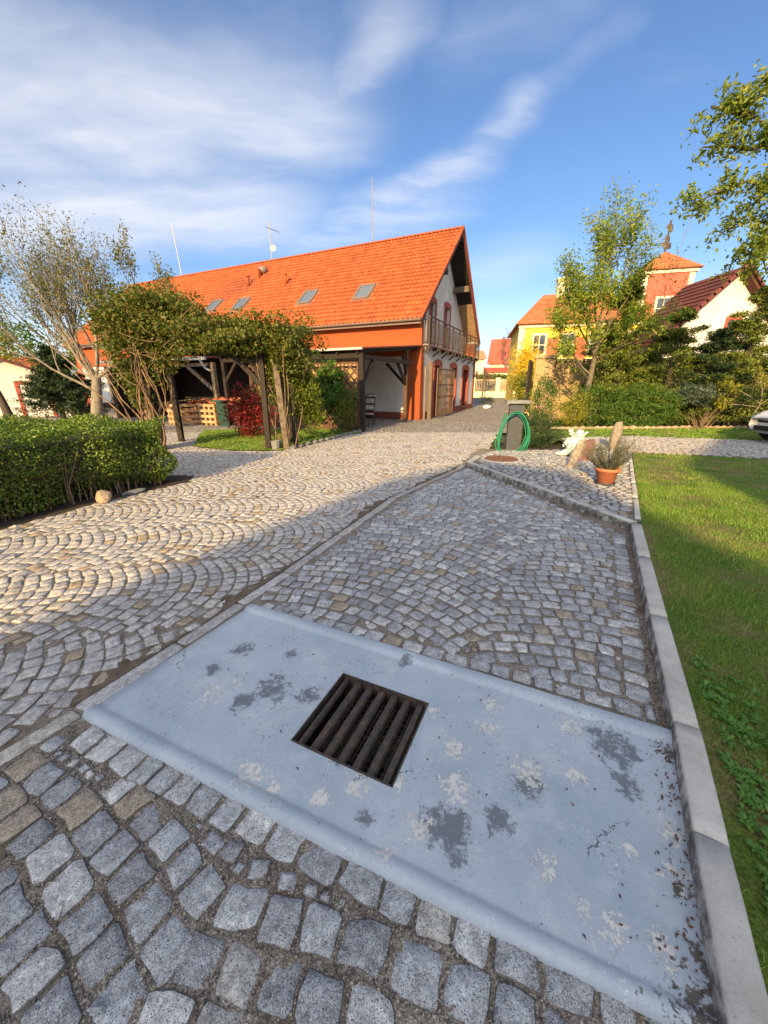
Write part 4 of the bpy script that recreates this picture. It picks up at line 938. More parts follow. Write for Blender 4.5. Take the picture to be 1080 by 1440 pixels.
mb=MB(); mb.box(p.x-.12,p.y-.5,p.z-.35,p.x+.08,p.y-.3,p.z+.2); obj('vent_pipe',mb,M['tiles'],H)
def wpt(x,y,z): 
    a=R(HG); return (HO[0]+x*cos(a)+y*sin(a),HO[1]-x*sin(a)+y*cos(a),z)
for x,h,lab in ((-5.0,3.0,'thin lightning rod standing on the house ridge near its middle'),(-20.6,3.2,'thin leaning lightning rod at the far left end of the house ridge')):
    mb=MB(); l=-.25 if x<-10 else 0; mb.tube([(0,0,-.1),(l,0,h)],[.032,.02],6); o=obj('lightning_rod',mb,M['antenna']); o.location=wpt(x,ymid,ZR); o.rotation_euler=(0,0,-R(HG)); tag(o,lab,'lightning rod',group='lightning rods on the house ridge')
an=thing('roof_antenna','grey television mast with a yagi aerial and small pale dish on the ridge','antenna',wpt(-12.2,ymid,ZR),HG)
mb=MB(); mb.tube([(0,0,-.1),(0,0,2.1)],.028,6); obj('mast',mb,M['antenna'],an)
mb=MB(); mb.tube([(-.2,.0,1.85),(.75,-.1,1.45)],.018,4); 
for k in range(8): c=Vector((-.15,0,1.83)).lerp(Vector((.72,-.1,1.46)),k/7); mb.tube([c+Vector((0,-.25,0)),c+Vector((0,.25,0))],.008,4)
obj('aerial',mb,M['antenna'],an)
mb=MB(); Mr=Matrix.Rotation(R(80),4,'X')@Matrix.Rotation(R(25),4,'Y'); k0=len(mb.v); mb.lathe([(0,0),(.1,.02),(.16,.05),(.19,.08),(.16,.06),(.1,.035),(0,.02)],14); mb.v=[tuple(Mr@Vector(p)+Vector((.28,-.12,.62))) for p in mb.v]; mb.bar((0,0,.7),(.25,-.1,.65),.04,.04); obj('dish',mb,M['zinc'],an,True)
# iron gate leaves
gate=thing('open_gate_leaf','tall brown iron gate leaf with scrollwork folded open against the house gable','gate',wpt(.42,1.2,0),HG+2)
mb=MB(); gw,gh=2.5,2.25
for a,b in (((0,0,.12),(0,gw,.12)),((0,0,gh),(0,gw,gh)),((0,0,1.0),(0,gw,1.0)),((0,0,1.55),(0,gw,1.55)),((0,0,.12),(0,0,gh)),((0,gw,.12),(0,gw,gh)),((0,gw/2,.12),(0,gw/2,gh))): mb.bar(a,b,.045,.045)
obj('gate_frame',mb,M['gate_iron'],gate)
for k in range(15):
    mb=MB(); y=.16+k*.156
    mb.bar((0,y,.12),(0,y,gh+(.1 if k%2 else .0)),.03,.022); obj('gate_bar',mb,M['gate_iron'],gate)
mb=MB()
for k in range(7):
    y=.2+k*.34
    for zc in (1.28,.6,1.9): mb.tube([(0,y+.11*cos(a)*(1-a/12),zc+.16*sin(a)*(1-a/12)) for a in [i*pi/5 for i in range(12)]],.012,4,cap=False)
obj('scrollwork',mb,M['gate_iron'],gate)
mb=MB(); mb.box(.16,.62,0,.34,.80,2.45); mb.box(.14,.60,2.45,.36,.82,2.52); o=obj('gate_post',mb,M['gate_iron']); o.location=(HO[0],HO[1],0); o.rotation_euler=(0,0,-R(HG)); tag(o,'thick brown gate post standing beside the orange house corner','post')
# small shrub at the far corner and its stone
x,y,z=wpt(.9,Wd+.8,.35); bush('small_shrub','small dark shrub at the far corner of the orange house','shrub',(x,y,.4),(.5,.5,.4),900,.07,M['lf_dark'],seed=3)
x,y,z=wpt(1.1,Wd-.3,0); mb=MB(); mb.blob((0,0,.1),(.3,.2,.15),5,.2,2); o=obj('field_stone',mb,M['white_wall']); o.location=(x,y,0); tag(o,'pale stone on the ground at the far house corner','stone')
# ------------------------------------------------------------------ lean-to with trellis
LT=thing('lean_to_shelter','dark wooden lean-to porch with sheet roof against the white house wall','shelter',(HO[0],HO[1],0),HG)
xa,xb=-.08,-6.3; yo=-5.2
def lzt(y): return 3.16+(y/5.4)*.52
mb=MB(); 
V=[(xa+.12,-.04,lzt(-.04)),(xa+.12,yo-.2,lzt(yo-.2)),(xb,yo-.2,lzt(yo-.2)),(xb,-.04,lzt(-.04))]; 
mb.add(V+[(x,y,z-.05) for x,y,z in V],[(3,2,1,0),(4,5,6,7),(0,1,5,4),(1,2,6,5),(2,3,7,6),(3,0,4,7)]); obj('roof_sheet',mb,M['rust_sheet'],LT)
mb=MB(); mb.bar((xa+.16,yo-.25,lzt(yo)-.06),(xb,yo-.25,lzt(yo)-.06),.09,.07); obj('gutter',mb,M['zinc'],LT)
for k in range(9):
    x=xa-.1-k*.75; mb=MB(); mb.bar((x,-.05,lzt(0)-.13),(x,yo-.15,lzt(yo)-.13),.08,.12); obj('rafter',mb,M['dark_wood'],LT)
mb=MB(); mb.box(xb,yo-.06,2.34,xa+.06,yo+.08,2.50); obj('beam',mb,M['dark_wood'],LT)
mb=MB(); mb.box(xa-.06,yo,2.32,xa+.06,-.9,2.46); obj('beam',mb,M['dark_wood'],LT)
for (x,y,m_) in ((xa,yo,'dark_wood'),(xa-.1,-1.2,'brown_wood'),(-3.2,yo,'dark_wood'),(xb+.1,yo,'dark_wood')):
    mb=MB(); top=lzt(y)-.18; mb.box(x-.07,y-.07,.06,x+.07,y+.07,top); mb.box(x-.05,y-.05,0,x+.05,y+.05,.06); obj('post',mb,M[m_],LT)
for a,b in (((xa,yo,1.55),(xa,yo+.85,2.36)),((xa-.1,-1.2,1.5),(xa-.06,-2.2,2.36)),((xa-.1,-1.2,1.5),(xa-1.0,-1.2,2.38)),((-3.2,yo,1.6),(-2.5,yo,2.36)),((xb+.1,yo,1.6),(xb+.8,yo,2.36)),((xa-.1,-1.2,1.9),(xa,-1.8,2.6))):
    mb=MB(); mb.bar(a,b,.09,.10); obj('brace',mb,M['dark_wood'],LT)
# reed panel and lattice
pan=MB(); pan.box(-4.9,yo+.32,.2,xa-.35,yo+.35,2.3); obj('reed_panel',pan,M['tan'],LT)
tx0,tx1,tz0,tz1=-4.9,xa-.16,.16,2.2
mb=MB(); 
for a,b in (((tx0,tz0),(tx1,tz0)),((tx0,tz1),(tx1,tz1)),((tx0,tz0),(tx0,tz1)),((tx1,tz0),(tx1,tz1)),((-2.5,tz0),(-2.5,tz1))): mb.bar((a[0],yo,a[1]),(b[0],yo,b[1]),.05,.06)
tf=obj('trellis_frame',mb,M['brown_wood'],LT)
def lat(dirn,dy):
    c=tx0-(tz1-tz0)
    s=.0
    k=0
    while True:
        x0=tx0-(tz1-tz0)+k*.30; k+=1
        if x0>tx1: break
        # line x = x0 + t, z = tz0 + t  (or mirrored)
        t0=max(0,tx0-x0); t1=min(tz1-tz0,tx1-x0)
        if t1-t0<.08: continue
        if dirn>0: a=(x0+t0,yo+dy,tz0+t0); b=(x0+t1,yo+dy,tz0+t1)
        else: a=(x0+t0,yo+dy,tz1-t0); b=(x0+t1,yo+dy,tz1-t1)
        mb=MB(); mb.bar(a,b,.016,.042,up=(0,1,0)); 
        mb=MB(); d_=(Vector(b)-Vector(a)).normalized(); up_=Vector((0,1,0)); mb.bar(a,b,.042,.014,up=(0,1,0)); obj('trellis_slat',mb,M['brown_wood'],tf)
lat(1,.012); lat(-1,-.012)
mb=MB(); mb.box(-5.1,yo-.1,0,xa-.25,yo+.2,.14); o=obj('sill_board',mb,M['brown_wood'],LT)
# striped chair beside the porch post
x,y,z=wpt(-.75,-3.6,0); ch=thing('folded_deck_chair','folded dark slatted garden chair leaning behind the porch post','chair',(x,y,0),HG+10)
mb=MB(); 
for xx in (-.22,.22): mb.tube([(xx,0,.0),(xx,.1,.55),(xx,.22,1.15)],.018,6)
mb.tube([(-.22,.22,1.15),(0,.24,1.22),(.22,.22,1.15)],.018,6); obj('frame',mb,M['iron'],ch)
for k in range(7):
    mb=MB(); mb.bar((-.22,.03+k*.03,.35+k*.12),(.22,.03+k*.03,.35+k*.12),.015,.055); obj('slat',mb,M['white_wall'] if k%2 else M['dark_wood'],ch)
mb=MB()
for xx in (-.24,.24): mb.tube([(xx,-.25,0),(xx,-.2,.42),(xx,.1,.42),(xx,.12,0)],.015,6)
mb.box(-.24,-.22,.40,.24,.08,.43); obj('seat',mb,M['dark_wood'],ch)
# ------------------------------------------------------------------ second lean-to with pallets
L2=thing('storage_shelter','dark open storage lean-to with pale fascia and white post behind the pallets','shelter',(HO[0],HO[1],0),HG)
xc,xd=-6.9,-13.6
mb=MB(); V=[(xc+.1,-.04,2.98),(xc+.1,yo-.3,2.58),(xd,yo-.3,2.58),(xd,-.04,2.98)]; mb.add(V+[(x,y,z-.06) for x,y,z in V],[(3,2,1,0),(4,5,6,7),(0,1,5,4),(1,2,6,5),(2,3,7,6),(3,0,4,7)]); obj('roof_sheet',mb,M['rust_sheet'],L2)
mb=MB(); mb.box(xd,yo-.38,2.44,xc+.15,yo-.3,2.56); obj('fascia',mb,M['zinc'],L2)
mb=MB(); mb.box(xd,yo-.2,2.22,xc,yo-.1,2.34); obj('beam',mb,M['old_wood'],L2)
mb=MB(); mb.tube([(xc-.15,yo-.34,2.45),(xc-.1,yo-.2,2.15),(xc+.15,yo-.05,2.0),(xc+.15,yo-.05,.75)],.05,8); obj('downpipe',mb,M['zinc'],L2,True)
mb=MB(); mb.bar((xc-1.25,yo-.15,2.3),(xc+.12,yo-.15,1.35),.10,.12); obj('brace',mb,M['old_wood'],L2)
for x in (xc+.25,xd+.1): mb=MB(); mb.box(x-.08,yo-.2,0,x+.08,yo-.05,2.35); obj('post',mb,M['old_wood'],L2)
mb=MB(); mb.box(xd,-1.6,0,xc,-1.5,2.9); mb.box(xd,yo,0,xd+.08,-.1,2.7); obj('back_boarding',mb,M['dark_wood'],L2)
# pallets boxes
def pallet_box(x,y,w,d,h,lab,az_):
    px,py,_=wpt(x,y,0); r=thing('pallet_crate',lab,'crate',(px,py,0),HG+az_)
    nrow=4
    for k in range(nrow):
        z=.08+k*(h-.1)/(nrow-1)*.93
        for s_ in (-1,1):
            mb=MB(); mb.box(-w/2,s_*d/2-.012,z,w/2,s_*d/2+.012,z+.10); obj('board',mb,M['pallet'],r)
            mb=MB(); mb.box(s_*w/2-.012,-d/2,z,s_*w/2+.012,d/2,z+.10); obj('board',mb,M['pallet'],r)
    for i in range(4):
        for j in range(2):
            xx=-w/2+.05+i*(w-.1)/3; mb=MB(); mb.box(xx-.045,(j*2-1)*(d/2-.07)-.05,0,xx+.045,(j*2-1)*(d/2-.07)+.05,h); obj('upright',mb,M['pallet'],r)
    return r
pallet_box(-7.75,-5.95,.95,1.1,.78,'crate of pale pallet boards, left one of the two beside the storage shelter',12)
pallet_box(-6.75,-5.35,.9,1.0,.78,'crate of pale pallet boards holding red bricks, right one of the two',0)
px,py,_=wpt(-8.0,-6.0,0); mb=MB(); mb.bar((-.7,-.3,.82),(.85,.25,1.0),.5,.03); o=obj('loose_board',mb,M['old_wood']); o.location=(px,py,0); o.rotation_euler=(0,0,-R(HG)); tag(o,'long grey board lying slantwise on top of the pallet crate','board')
me=None; q=random.Random(9)
for k in range(46):
    x=-8.0+q.uniform(0,2.9); y=-5.3+q.uniform(-.35,.5); z=.80+q.uniform(0,.22)*(1 if x>-7.4 else .4)
    if me is None: mb=MB(); mb.box(-.14,-.07,-.035,.14,.07,.035); o=obj('brick',mb,M['brick']); me=o.data
    else: o=bpy.data.objects.new('brick',me); C.objects.link(o)
    px,py,_=wpt(x,y,0); o.location=(px,py,z); o.rotation_euler=(q.uniform(-.4,.4),q.uniform(-.4,.4),q.uniform(0,3)); tag(o,'loose red brick in the heap on top of the pallet crates','brick','loose bricks heaped on the pallet crates')
px,py,_=wpt(-5.95,-5.75,0); bn_=thing('plastic_bin','dark green plastic bin between the pallet crate and the red maple','bin',(px,py,0),HG)
mb=MB(); mb.lathe([(0,0),(.24,0),(.30,.9),(.0,.9)],4); obj('body',mb,M['green_bin'],bn_); mb=MB(); mb.box(-.3,-.3,.9,.3,.3,.96); obj('lid',mb,M['green_bin'],bn_)
# ================================================================== ARBOR with vines
AR=thing('rustic_arbor','rustic wooden arbor of dark leaning posts overgrown by the vine','arbor',(-4,9.6,0))
def apost(x,y,h,w,mat,lean=(0,0),n='post'):
    mb=MB(); x-=-4;y-=9.6; mb.bar((x,y,-.05),(x+lean[0],y+lean[1],h),w,w); mb.blob((x,y,.06),(w*.8,w*.8,.07),int(h*9),.1,1); return obj(n,mb,mat,AR)
apost(-2.86,9.3,2.25,.12,M['dark_wood'],(.02,0)); apost(-2.40,9.28,2.3,.13,M['old_wood'],(-.12,0)); apost(-2.55,10.5,2.3,.13,M['dark_wood'],(0,0)); apost(-2.25,9.6,2.2,.10,M['dark_wood'])
apost(-5.78,9.5,2.35,.13,M['old_wood'],(0,0)); apost(-5.6,9.45,2.3,.15,M['dark_wood'],(-.02,0)); apost(-5.75,10.7,2.3,.13,M['dark_wood'])
def abar(a,b,w,h,n='beam',m_='dark_wood'):
    mb=MB(); o_=Vector((-4,9.6,0)); mb.bar(Vector(a)-o_,Vector(b)-o_,w,h); return obj(n,mb,M[m_],AR)
abar((-5.9,9.42,2.32),(-1.9,9.34,2.28),.12,.15); abar((-5.9,10.6,2.32),(-1.9,10.5,2.28),.12,.15)
for k in range(8): abar((-5.7+k*.52,9.0,2.43),(-5.7+k*.52,11.0,2.43),.08,.09,'rafter')
abar((-2.75,9.34,1.35),(-3.6,9.36,2.28),.10,.11,'brace'); abar((-2.8,9.34,1.5),(-3.25,9.36,2.28),.08,.08,'brace'); abar((-5.65,9.4,1.4),(-5.0,9.38,2.28),.10,.11,'brace')
vine=thing('climbing_vine','sprawling climbing vine with bare tangled stems covering the arbor','vine',(-5.6,9.4,0))
vo=np.array([-5.6,9.4,0])
pts=np.concatenate([ell_pts((-5.35,9.35,2.95),(.98,.8,.72),9000,.35,7,1),ell_pts((-4.55,9.4,2.85),(.8,.7,.6),5500,.35,7,2),ell_pts((-5.85,9.2,2.25),(.42,.5,.8),3000,.3,6,3),ell_pts((-5.05,9.15,2.1),(.5,.4,.5),1600,.2,6,4),
  ell_pts((-3.7,9.35,2.55),(1.05,.9,.42),11000,.3,6,5),ell_pts((-2.75,9.5,2.52),(.98,.8,.44),9500,.3,7,6),ell_pts((-2.3,9.4,2.15),(.5,.45,.5),4200,.3,6,7),ell_pts((-6.2,9.3,2.9),(.45,.5,.45),1800,.2,6,8),ell_pts((-5.75,9.15,1.35),(.28,.25,.45),700,.1,6,18)])
leaves('foliage',pts-vo,.068,M['lf_vine'],vine,.7,.2,drop=.4)
pts2=np.concatenate([ell_pts((-2.05,9.8,1.5),(.46,.4,.98),5600,.1,6,9),ell_pts((-2.6,9.6,1.7),(.4,.35,.8),2600,.1,6,10),ell_pts((-1.85,10.0,.8),(.35,.3,.4),1100,.1,6,11)])
leaves('foliage',pts2-vo,.062,M['lf_vine2'],vine,.7,.2,drop=.4)
mb=MB(); q=random.Random(21)
for k in range(17):
    x,y=-5.62+q.uniform(-.18,.25),9.25+q.uniform(-.2,.2); p=Vector((x,y,0)); pl=[p.copy()]; dd=Vector((q.uniform(-.25,.25),q.uniform(-.2,.1),1))
    for j in range(9): dd=dd*.75+Vector((q.uniform(-.5,.5),q.uniform(-.3,.25),q.uniform(.1,.5))); p=p+dd.normalized()*.27; pl.append(p.copy())
    r=q.uniform(.010,.028); mb.tube([v-Vector(vo) for v in pl],[r*(1-.07*i) for i in range(len(pl))],5,cap=False)
for k in range(26):
    p=Vector((q.uniform(-6.2,-4.2),8.95+q.uniform(-.2,.3),q.uniform(1.7,3.0))); pl=[p.copy()]; dd=Vector((q.uniform(-1,1),-.3,q.uniform(-.4,.6)))
    for j in range(5): dd+=Vector((q.uniform(-.6,.6),q.uniform(-.3,.2),q.uniform(-.5,.5))); p=p+dd.normalized()*.18; pl.append(p.copy())
    mb.tube([v-Vector(vo) for v in pl],.008,4,cap=False)
for k in range(4):     # the old twisted trunks
    p=Vector((-5.62+.07*k,9.12+.05*k,0)); pl=[p.copy()]
    for j in range(8): p=p+Vector((.10*sin(j*1.1+k*1.7),.06*cos(j*1.3+k),.26)); pl.append(p.copy())
    mb.tube([v-Vector(vo) for v in pl],[.05-.004*i for i in range(9)],7,cap=False)
for k in range(9):
    p=Vector((-2.65+q.uniform(-.3,.5),9.5+q.uniform(-.3,.3),0)); pl=[p.copy()]; dd=Vector((q.uniform(-.1,.1),0,1))
    for j in range(8): dd+=Vector((q.uniform(-.3,.3),q.uniform(-.3,.3),.1)); p=p+dd.normalized()*.3; pl.append(p.copy())
    mb.tube([v-Vector(vo) for v in pl],.012,4,cap=False)
obj('stem',mb,M['vine_wood'],vine,True)
# red maple, climbing bush on the trellis, plants on the lawn
bush('red_maple','small dark red Japanese maple on the lawn behind the arbor','maple',(-4.1,11.7,.72),(.72,.6,.72),4200,.075,M['lf_red'],M['dark_bark'],seed=12,nst=6,shell=.3)
x,y,_=wpt(-1.35,yo-.3,0); tb=bush('climbing_rose','green climbing shrub spreading over the lattice beside the porch post','shrub',(x,y,1.35),(1.05,.38,.9),9500,.075,M['lf_green'],M['vine_wood'],seed=14,nst=9,shell=.15,clumps=230); tb.rotation_euler=(0,0,-R(HG))
x,y,_=wpt(-.55,yo-.35,0); bush('leafy_shrub','yellow green leafy shrub at the foot of the porch corner post','shrub',(x,y,.62),(.38,.3,.62),2200,.06,M['lf_vine2'],M['vine_wood'],seed=15,nst=8,shell=.1)
x,y,_=wpt(-3.9,yo-1.1,0); bush('leafy_shrub','loose yellow green shrub on the lawn in front of the lattice','shrub',(x,y,.75),(.5,.45,.75),2600,.06,M['lf_vine2'],M['vine_wood'],seed=16,nst=7,shell=.1)
for i,(u,v) in enumerate([(400,627),(425,624),(452,618),(478,612),(500,606),(440,612)]):
    gx,gy=G(u,v); bush('border_plant','low green border plant in the row along the left lawn edge','plant',(gx-.15,gy+.2,.10),(.24,.2,.12),500,.04,M['lf_green'],seed=30+i,nst=2,group='low plants along the left lawn edge')
me=None
for i in range(13):
    f=i/12; p=Vector(G(412,631)).lerp(Vector(G(512,606)),f); mb=MB(); mb.blob((0,0,.03),(.13,.08,.06),i,.15,1); o=obj('border_stone',mb,M['capstone']); o.location=(p.x,p.y,0); o.rotation_euler=(0,0,R(60)); tag(o,'small grey stone in the row edging the left lawn','stone','stones edging the left lawn')
px,py=G(383,630); mb=MB(); mb.lathe([(0,0),(.09,0),(.12,.22),(.1,.22),(.08,.03),(0,.03)],12); o=obj('flower_pot',mb,M['capstone']); o.location=(-2.66,9.22,.0); tag(o,'small grey flower pot between the arbor posts','pot')
# ================================================================== TREES
def tree(name,label,cat,base,seed,trunk_pts,trunk_r,limbs,leafm,leaf,bark,per=5,crad=.16,spread=.6,kids=3,lev=3,up=.1,wig=.16,group=None,shrink=.72,asp=.45,leafjit=.0,drop=.2,frac=1.0,limbr=.5):
    t_=thing(name,label,cat,base,0,group); q=random.Random(seed); mb=MB(); tips=[]
    mb.tube(trunk_pts,[trunk_r*(1.25 if i==0 else 1)*(1-.4*i/(len(trunk_pts)-1)) for i in range(len(trunk_pts))],9,cap=False)
    obj('trunk',mb,bark,t_,True); mb=MB()
    for (p,d,l,r) in limbs: grow(mb,Vector(p),Vector(d),l,r,lev,tips,q,spread,kids,wig,up,shrink)
    obj('branches',mb,bark,t_,True)
    tips=[tuple(p) for p in tips if q.random()<frac]
    pts=clump_pts(tips,crad,per,seed); leaves('crown',pts,leaf,leafm,t_,asp,.3,drop=drop); return t_
tree('rowan_tree','slender young tree with feathery light green leaves growing in front of the ochre garden wall','tree',(7.7,15.0,0),5,
  [(0,0,-.05),(.03,0,.8),(.10,0,1.7),(.14,0,2.5),(.10,0,3.4)],.12,
  [((.1,0,3.3),(.0,0,1),1.75,.055),((.12,0,2.6),(-.85,.1,.8),1.45,.045),((.12,0,2.8),(.6,-.1,.8),1.1,.04),((.08,0,1.9),(-1,-.2,.5),1.35,.04),((.1,0,3.4),(-.5,.2,.9),1.5,.045),((.1,0,3.4),(.4,.2,1),1.5,.045),((.1,0,2.2),(.9,.2,.35),.85,.03),((.1,0,2.9),(-.6,-.4,.6),1.2,.035),((.08,0,1.7),(-.9,-.4,.35),1.1,.03),((.1,0,2.4),(.8,-.5,.5),1.0,.03),((.1,0,3.2),(-.95,.0,.5),1.3,.035)],
  M['lf_rowan'],.13,M['bark'],per=10,crad=.19,spread=.68,kids=3,lev=3,up=.08,shrink=.70,asp=.32)
tree('pollarded_tree','pale trunked garden tree with many upright bare looking shoots and small olive leaves','tree',(-9.05,12.0,0),8,
  [(0,0,-.05),(.12,0,.7),(.26,0,1.3),(.36,0,1.75)],.19,
  [((.33,0,1.6),(-.55,0,.8),1.3,.07),((.35,0,1.7),(.85,.0,.6),.85,.07),((.36,0,1.75),(.1,.3,1),1.7,.05),((.2,0,1.35),(-1.1,-.2,.6),1.5,.045),((.36,0,1.7),(.4,-.3,1),1.4,.05),((.33,0,1.7),(-.3,-.5,1),1.8,.05),((.3,0,1.6),(-.9,.5,.8),1.8,.045),((.3,0,1.6),(-1.3,.1,.7),1.9,.04),((.36,0,1.75),(-.6,.2,1.1),1.9,.045)],
  M['lf_bud'],.062,M['pale_bark'],per=5,crad=.15,spread=.62,kids=4,lev=3,up=.14,shrink=.74,asp=.5,frac=.95)
tree('bare_shoot_tree','taller twiggy young tree with sparse leaves standing behind the vine arbor','tree',(-8.0,13.6,0),13,
  [(0,0,-.05),(.0,0,1.2),(.1,0,2.3),(.2,0,3.1)],.07,
  [((.2,0,3.1),(.1,0,1),1.2,.035),((.17,0,2.8),(.7,0,1),1.1,.03),((.17,0,2.9),(-.8,0,1),1.1,.03),((.1,0,2.4),(.8,-.2,.8),1.1,.025),((.1,0,2.5),(-.9,-.2,.7),1.0,.025)],
  M['lf_bud'],.08,M['bark'],per=5,crad=.09,spread=.6,kids=3,lev=3,up=.12,shrink=.72,asp=.5)
tree('leaning_dark_tree','dark leaning tree with olive foliage at the left edge beside the small garage','tree',(-13.2,13.6,0),17,
  [(0,0,-.05),(-.15,0,1.0),(-.45,0,2.1),(-.7,0,3.0)],.13,
  [((-.7,0,3.0),(-.5,0,1),1.6,.06),((-.6,0,2.6),(-1,0,.7),1.6,.06),((-.5,0,2.3),(.6,0,.8),1.4,.05),((-.3,0,1.8),(-1,.2,.4),1.2,.04),((-.7,0,2.9),(.4,.2,1),1.5,.05)],
  M['lf_bud'],.10,M['dark_bark'],per=8,crad=.13,spread=.6,kids=3,lev=3,up=.1)
# large oak whose branches hang into the picture from the right
ok=thing('oak_tree','large tree whose leafy branches hang into the upper right corner','tree',(13.6,9.6,0))
mb=MB(); mb.tube([(0,0,-.1),(.1,0,1.5),(0,.1,3.4),(-.3,.1,5.2),(-.5,.2,7.6)],[.34,.27,.24,.2,.12],10,cap=False); obj('trunk',mb,M['bark'],ok,True)
cl=[]; q=random.Random(31)
def c3(u,v,Y):
    a=(u-540)/FPX;b=(720-v)/FPX; d=(a, cos(PITCH)+b*sin(PITCH), -sin(PITCH)+b*cos(PITCH)); k=Y/d[1]; return Vector((d[0]*k-13.6,Y-9.6,CAMH+d[2]*k))
branches=[[(1180,230,9.8),(1100,190,9.9),(1060,165,10),(1030,130,10.1)],[(1100,190,9.9),(1060,210,10.1),(1020,205,10.2),(988,207,10.3)],[(1170,290,9.9),(1100,270,9.9),(1050,255,9.8),(1010,270,9.7),(972,287,9.7)],
 [(1180,330,9.9),(1110,320,10),(1060,310,10.1),(1020,325,10.1)],[(1110,340,10),(1070,350,10.1),(1028,368,10.2)],[(1180,130,9.9),(1110,120,9.9),(1070,120,9.8)],[(1120,250,9.9),(1090,300,9.7),(1070,350,9.6),(1078,385,9.6)],
 [(1060,165,10),(1020,155,10.2),(1000,150,10.2)],[(1250,60,10),(1180,40,9.8),(1140,60,9.8)],[(1300,300,10.4),(1240,260,10.6),(1200,180,10.8)],[(1350,150,9.8),(1300,60,9.6),(1280,-60,9.6)],[(1400,350,9.8),(1500,250,10),(1560,180,10)]]
mb=MB()
for bi,br in enumerate(branches):
    P3=[c3(*p) for p in br]; st=Vector((-.2,.1,4.2+.25*(bi%4))); 
    if bi not in (1,4,7): P3=[st]+P3
    n=len(P3); mb.tube(P3,[max(.012,.055*(1-i/n)) for i in range(n)],5,cap=False)
    for i in range(1 if bi in (1,4,7) else 2,n):
        a=P3[i-1];b=P3[i]; L_=(b-a).length
        for k in range(max(3,int(L_/.085))):
            p=a.lerp(b,q.random()); e=p+Vector((q.uniform(-.35,.22),q.uniform(-.3,.3),q.uniform(-.28,.28))); mb.tube([p,e],[.006,.003],3,cap=False); cl.append(tuple(e)); cl.append(tuple(p.lerp(e,.5)))
for k in range(260):   # the rest of the crown, outside the picture
    cl.append((q.uniform(-1.6,4.5),q.uniform(-3,3),q.uniform(4.5,9.5)))
obj('branches',mb,M['dark_bark'],ok,True)
leaves('crown',clump_pts(cl,.12,22,77),.11,M['lf_oak'],ok,.5,.2,drop=.5)
# ================================================================== RIGHT HAND SIDE PLANTS
bush('flowering_shrub','green shrub with small pink flowers beside the gate pillar','shrub',(5.85,14.35,.85),(.55,.5,.85),4200,.06,M['lf_green'],seed=41)
fl=bpy.data.objects['flowering_shrub']; g_=ell_pts((0,-.12,.75),(.42,.42,.5),150,.9,3,5); leaves('flowers',g_,.06,M['pink'],fl,.8)['kind']='stuff'
bush('golden_shrub','bright yellow green shrub at the foot of the slender tree','shrub',(6.95,14.1,.6),(.52,.45,.6),3600,.055,M['lf_yellow'],seed=42)
bush('evergreen_shrub','dark green shrub between the yellow shrub and the big dense bush','shrub',(7.85,14.6,.8),(.6,.5,.85),4000,.06,M['lf_green'],seed=43)
bush('dense_bush','wide dense dark green bush in front of the garden wall','bush',(9.4,14.0,.72),(1.35,.75,.76),13000,.055,M['lf_green'],seed=44,shell=.6)
def conifer(label,c,h,r,n,mat,seed,leaf=.11,z0=.2,name='conifer',power=.8):
    t_=thing(name,label,'conifer',(c[0],c[1],0)); g=np.random.default_rng(seed)
    mb=MB(); mb.tube([(0,0,-.05),(.03,0,h*.5),(0,0,h)],[r*.06+.03,r*.04+.02,.01],7); obj('trunk',mb,M['dark_bark'],t_,True)
    mb=MB(); pts=[]; nb=int(70*h/3)
    for k in range(nb):
        f=g.uniform(0,1)**.9; z=z0+(h-z0)*f; R_=r*(1-f)**power*g.uniform(.75,1.15)+.08; a=g.uniform(0,6.283); d=np.array([cos(a),sin(a),g.uniform(-.1,.35)])
        e=np.array([0,0,z])+d*R_; mb.tube([(0,0,z),tuple((np.array([0,0,z])+e)/2+np.array([0,0,-.03])),tuple(e)],[.014,.009,.003],3,cap=False)
        m_=max(10,int(n/nb)); t2=g.uniform(.3,1.05,m_)[:,None]; sp=(.06+.16*R_*(1.1-t2)); P_=np.array([0,0,z])+d*R_*t2+g.normal(0,1,(m_,3))*sp*np.array([1,1,.5]); pts.append(P_)
    obj('branches',mb,M['dark_bark'],t_); leaves('crown',np.concatenate(pts),leaf,mat,t_,.3,.1,drop=.3); return t_
conifer('olive green conifer left of the white gabled house, nearest to the slender tree',(9.1,15.6),5.2,1.9,34000,M['lf_con'],51,.10)
conifer('broad dark conifer in the middle of the group by the garden wall',(10.9,15.2),4.1,2.1,40000,M['lf_con'],52,.10)
conifer('yellowish conifer at the right edge in front of the white gabled house',(12.9,14.4),4.6,2.1,38000,M['lf_con'],53,.10)
conifer('small dark conifer low down between the two taller ones',(11.8,14.3),3.3,1.6,16000,M['lf_dark'],54,.10)
conifer('rightmost tall conifer reaching past the edge of the picture',(15.0,13.8),5.0,1.8,12000,M['lf_con'],58,.11)
bush('blue_spruce','low flat blue green spruce with spreading tiers behind the back lawn','spruce',(10.9,13.6,1.2),(.75,.5,.35),2600,.07,M['lf_blue'],seed=55,asp=.25)
tree('small_maple','small yellow green tree on a thin pale trunk behind the back lawn','tree',(12.5,13.0,0),23,[(0,0,0),(-.05,0,.5),(.12,0,.95)],.035,
  [((.1,0,.9),(-.9,0,.5),.8,.02),((.1,0,.9),(.8,0,.5),.8,.02),((.1,0,.95),(0,.1,1),.6,.02),((.05,0,.8),(-1,.1,.15),.7,.018)],M['lf_yellow'],.09,M['pale_bark'],per=6,crad=.12,spread=.5,kids=3,lev=2,up=-.02,shrink=.6)
mb=MB(); q=random.Random(3)
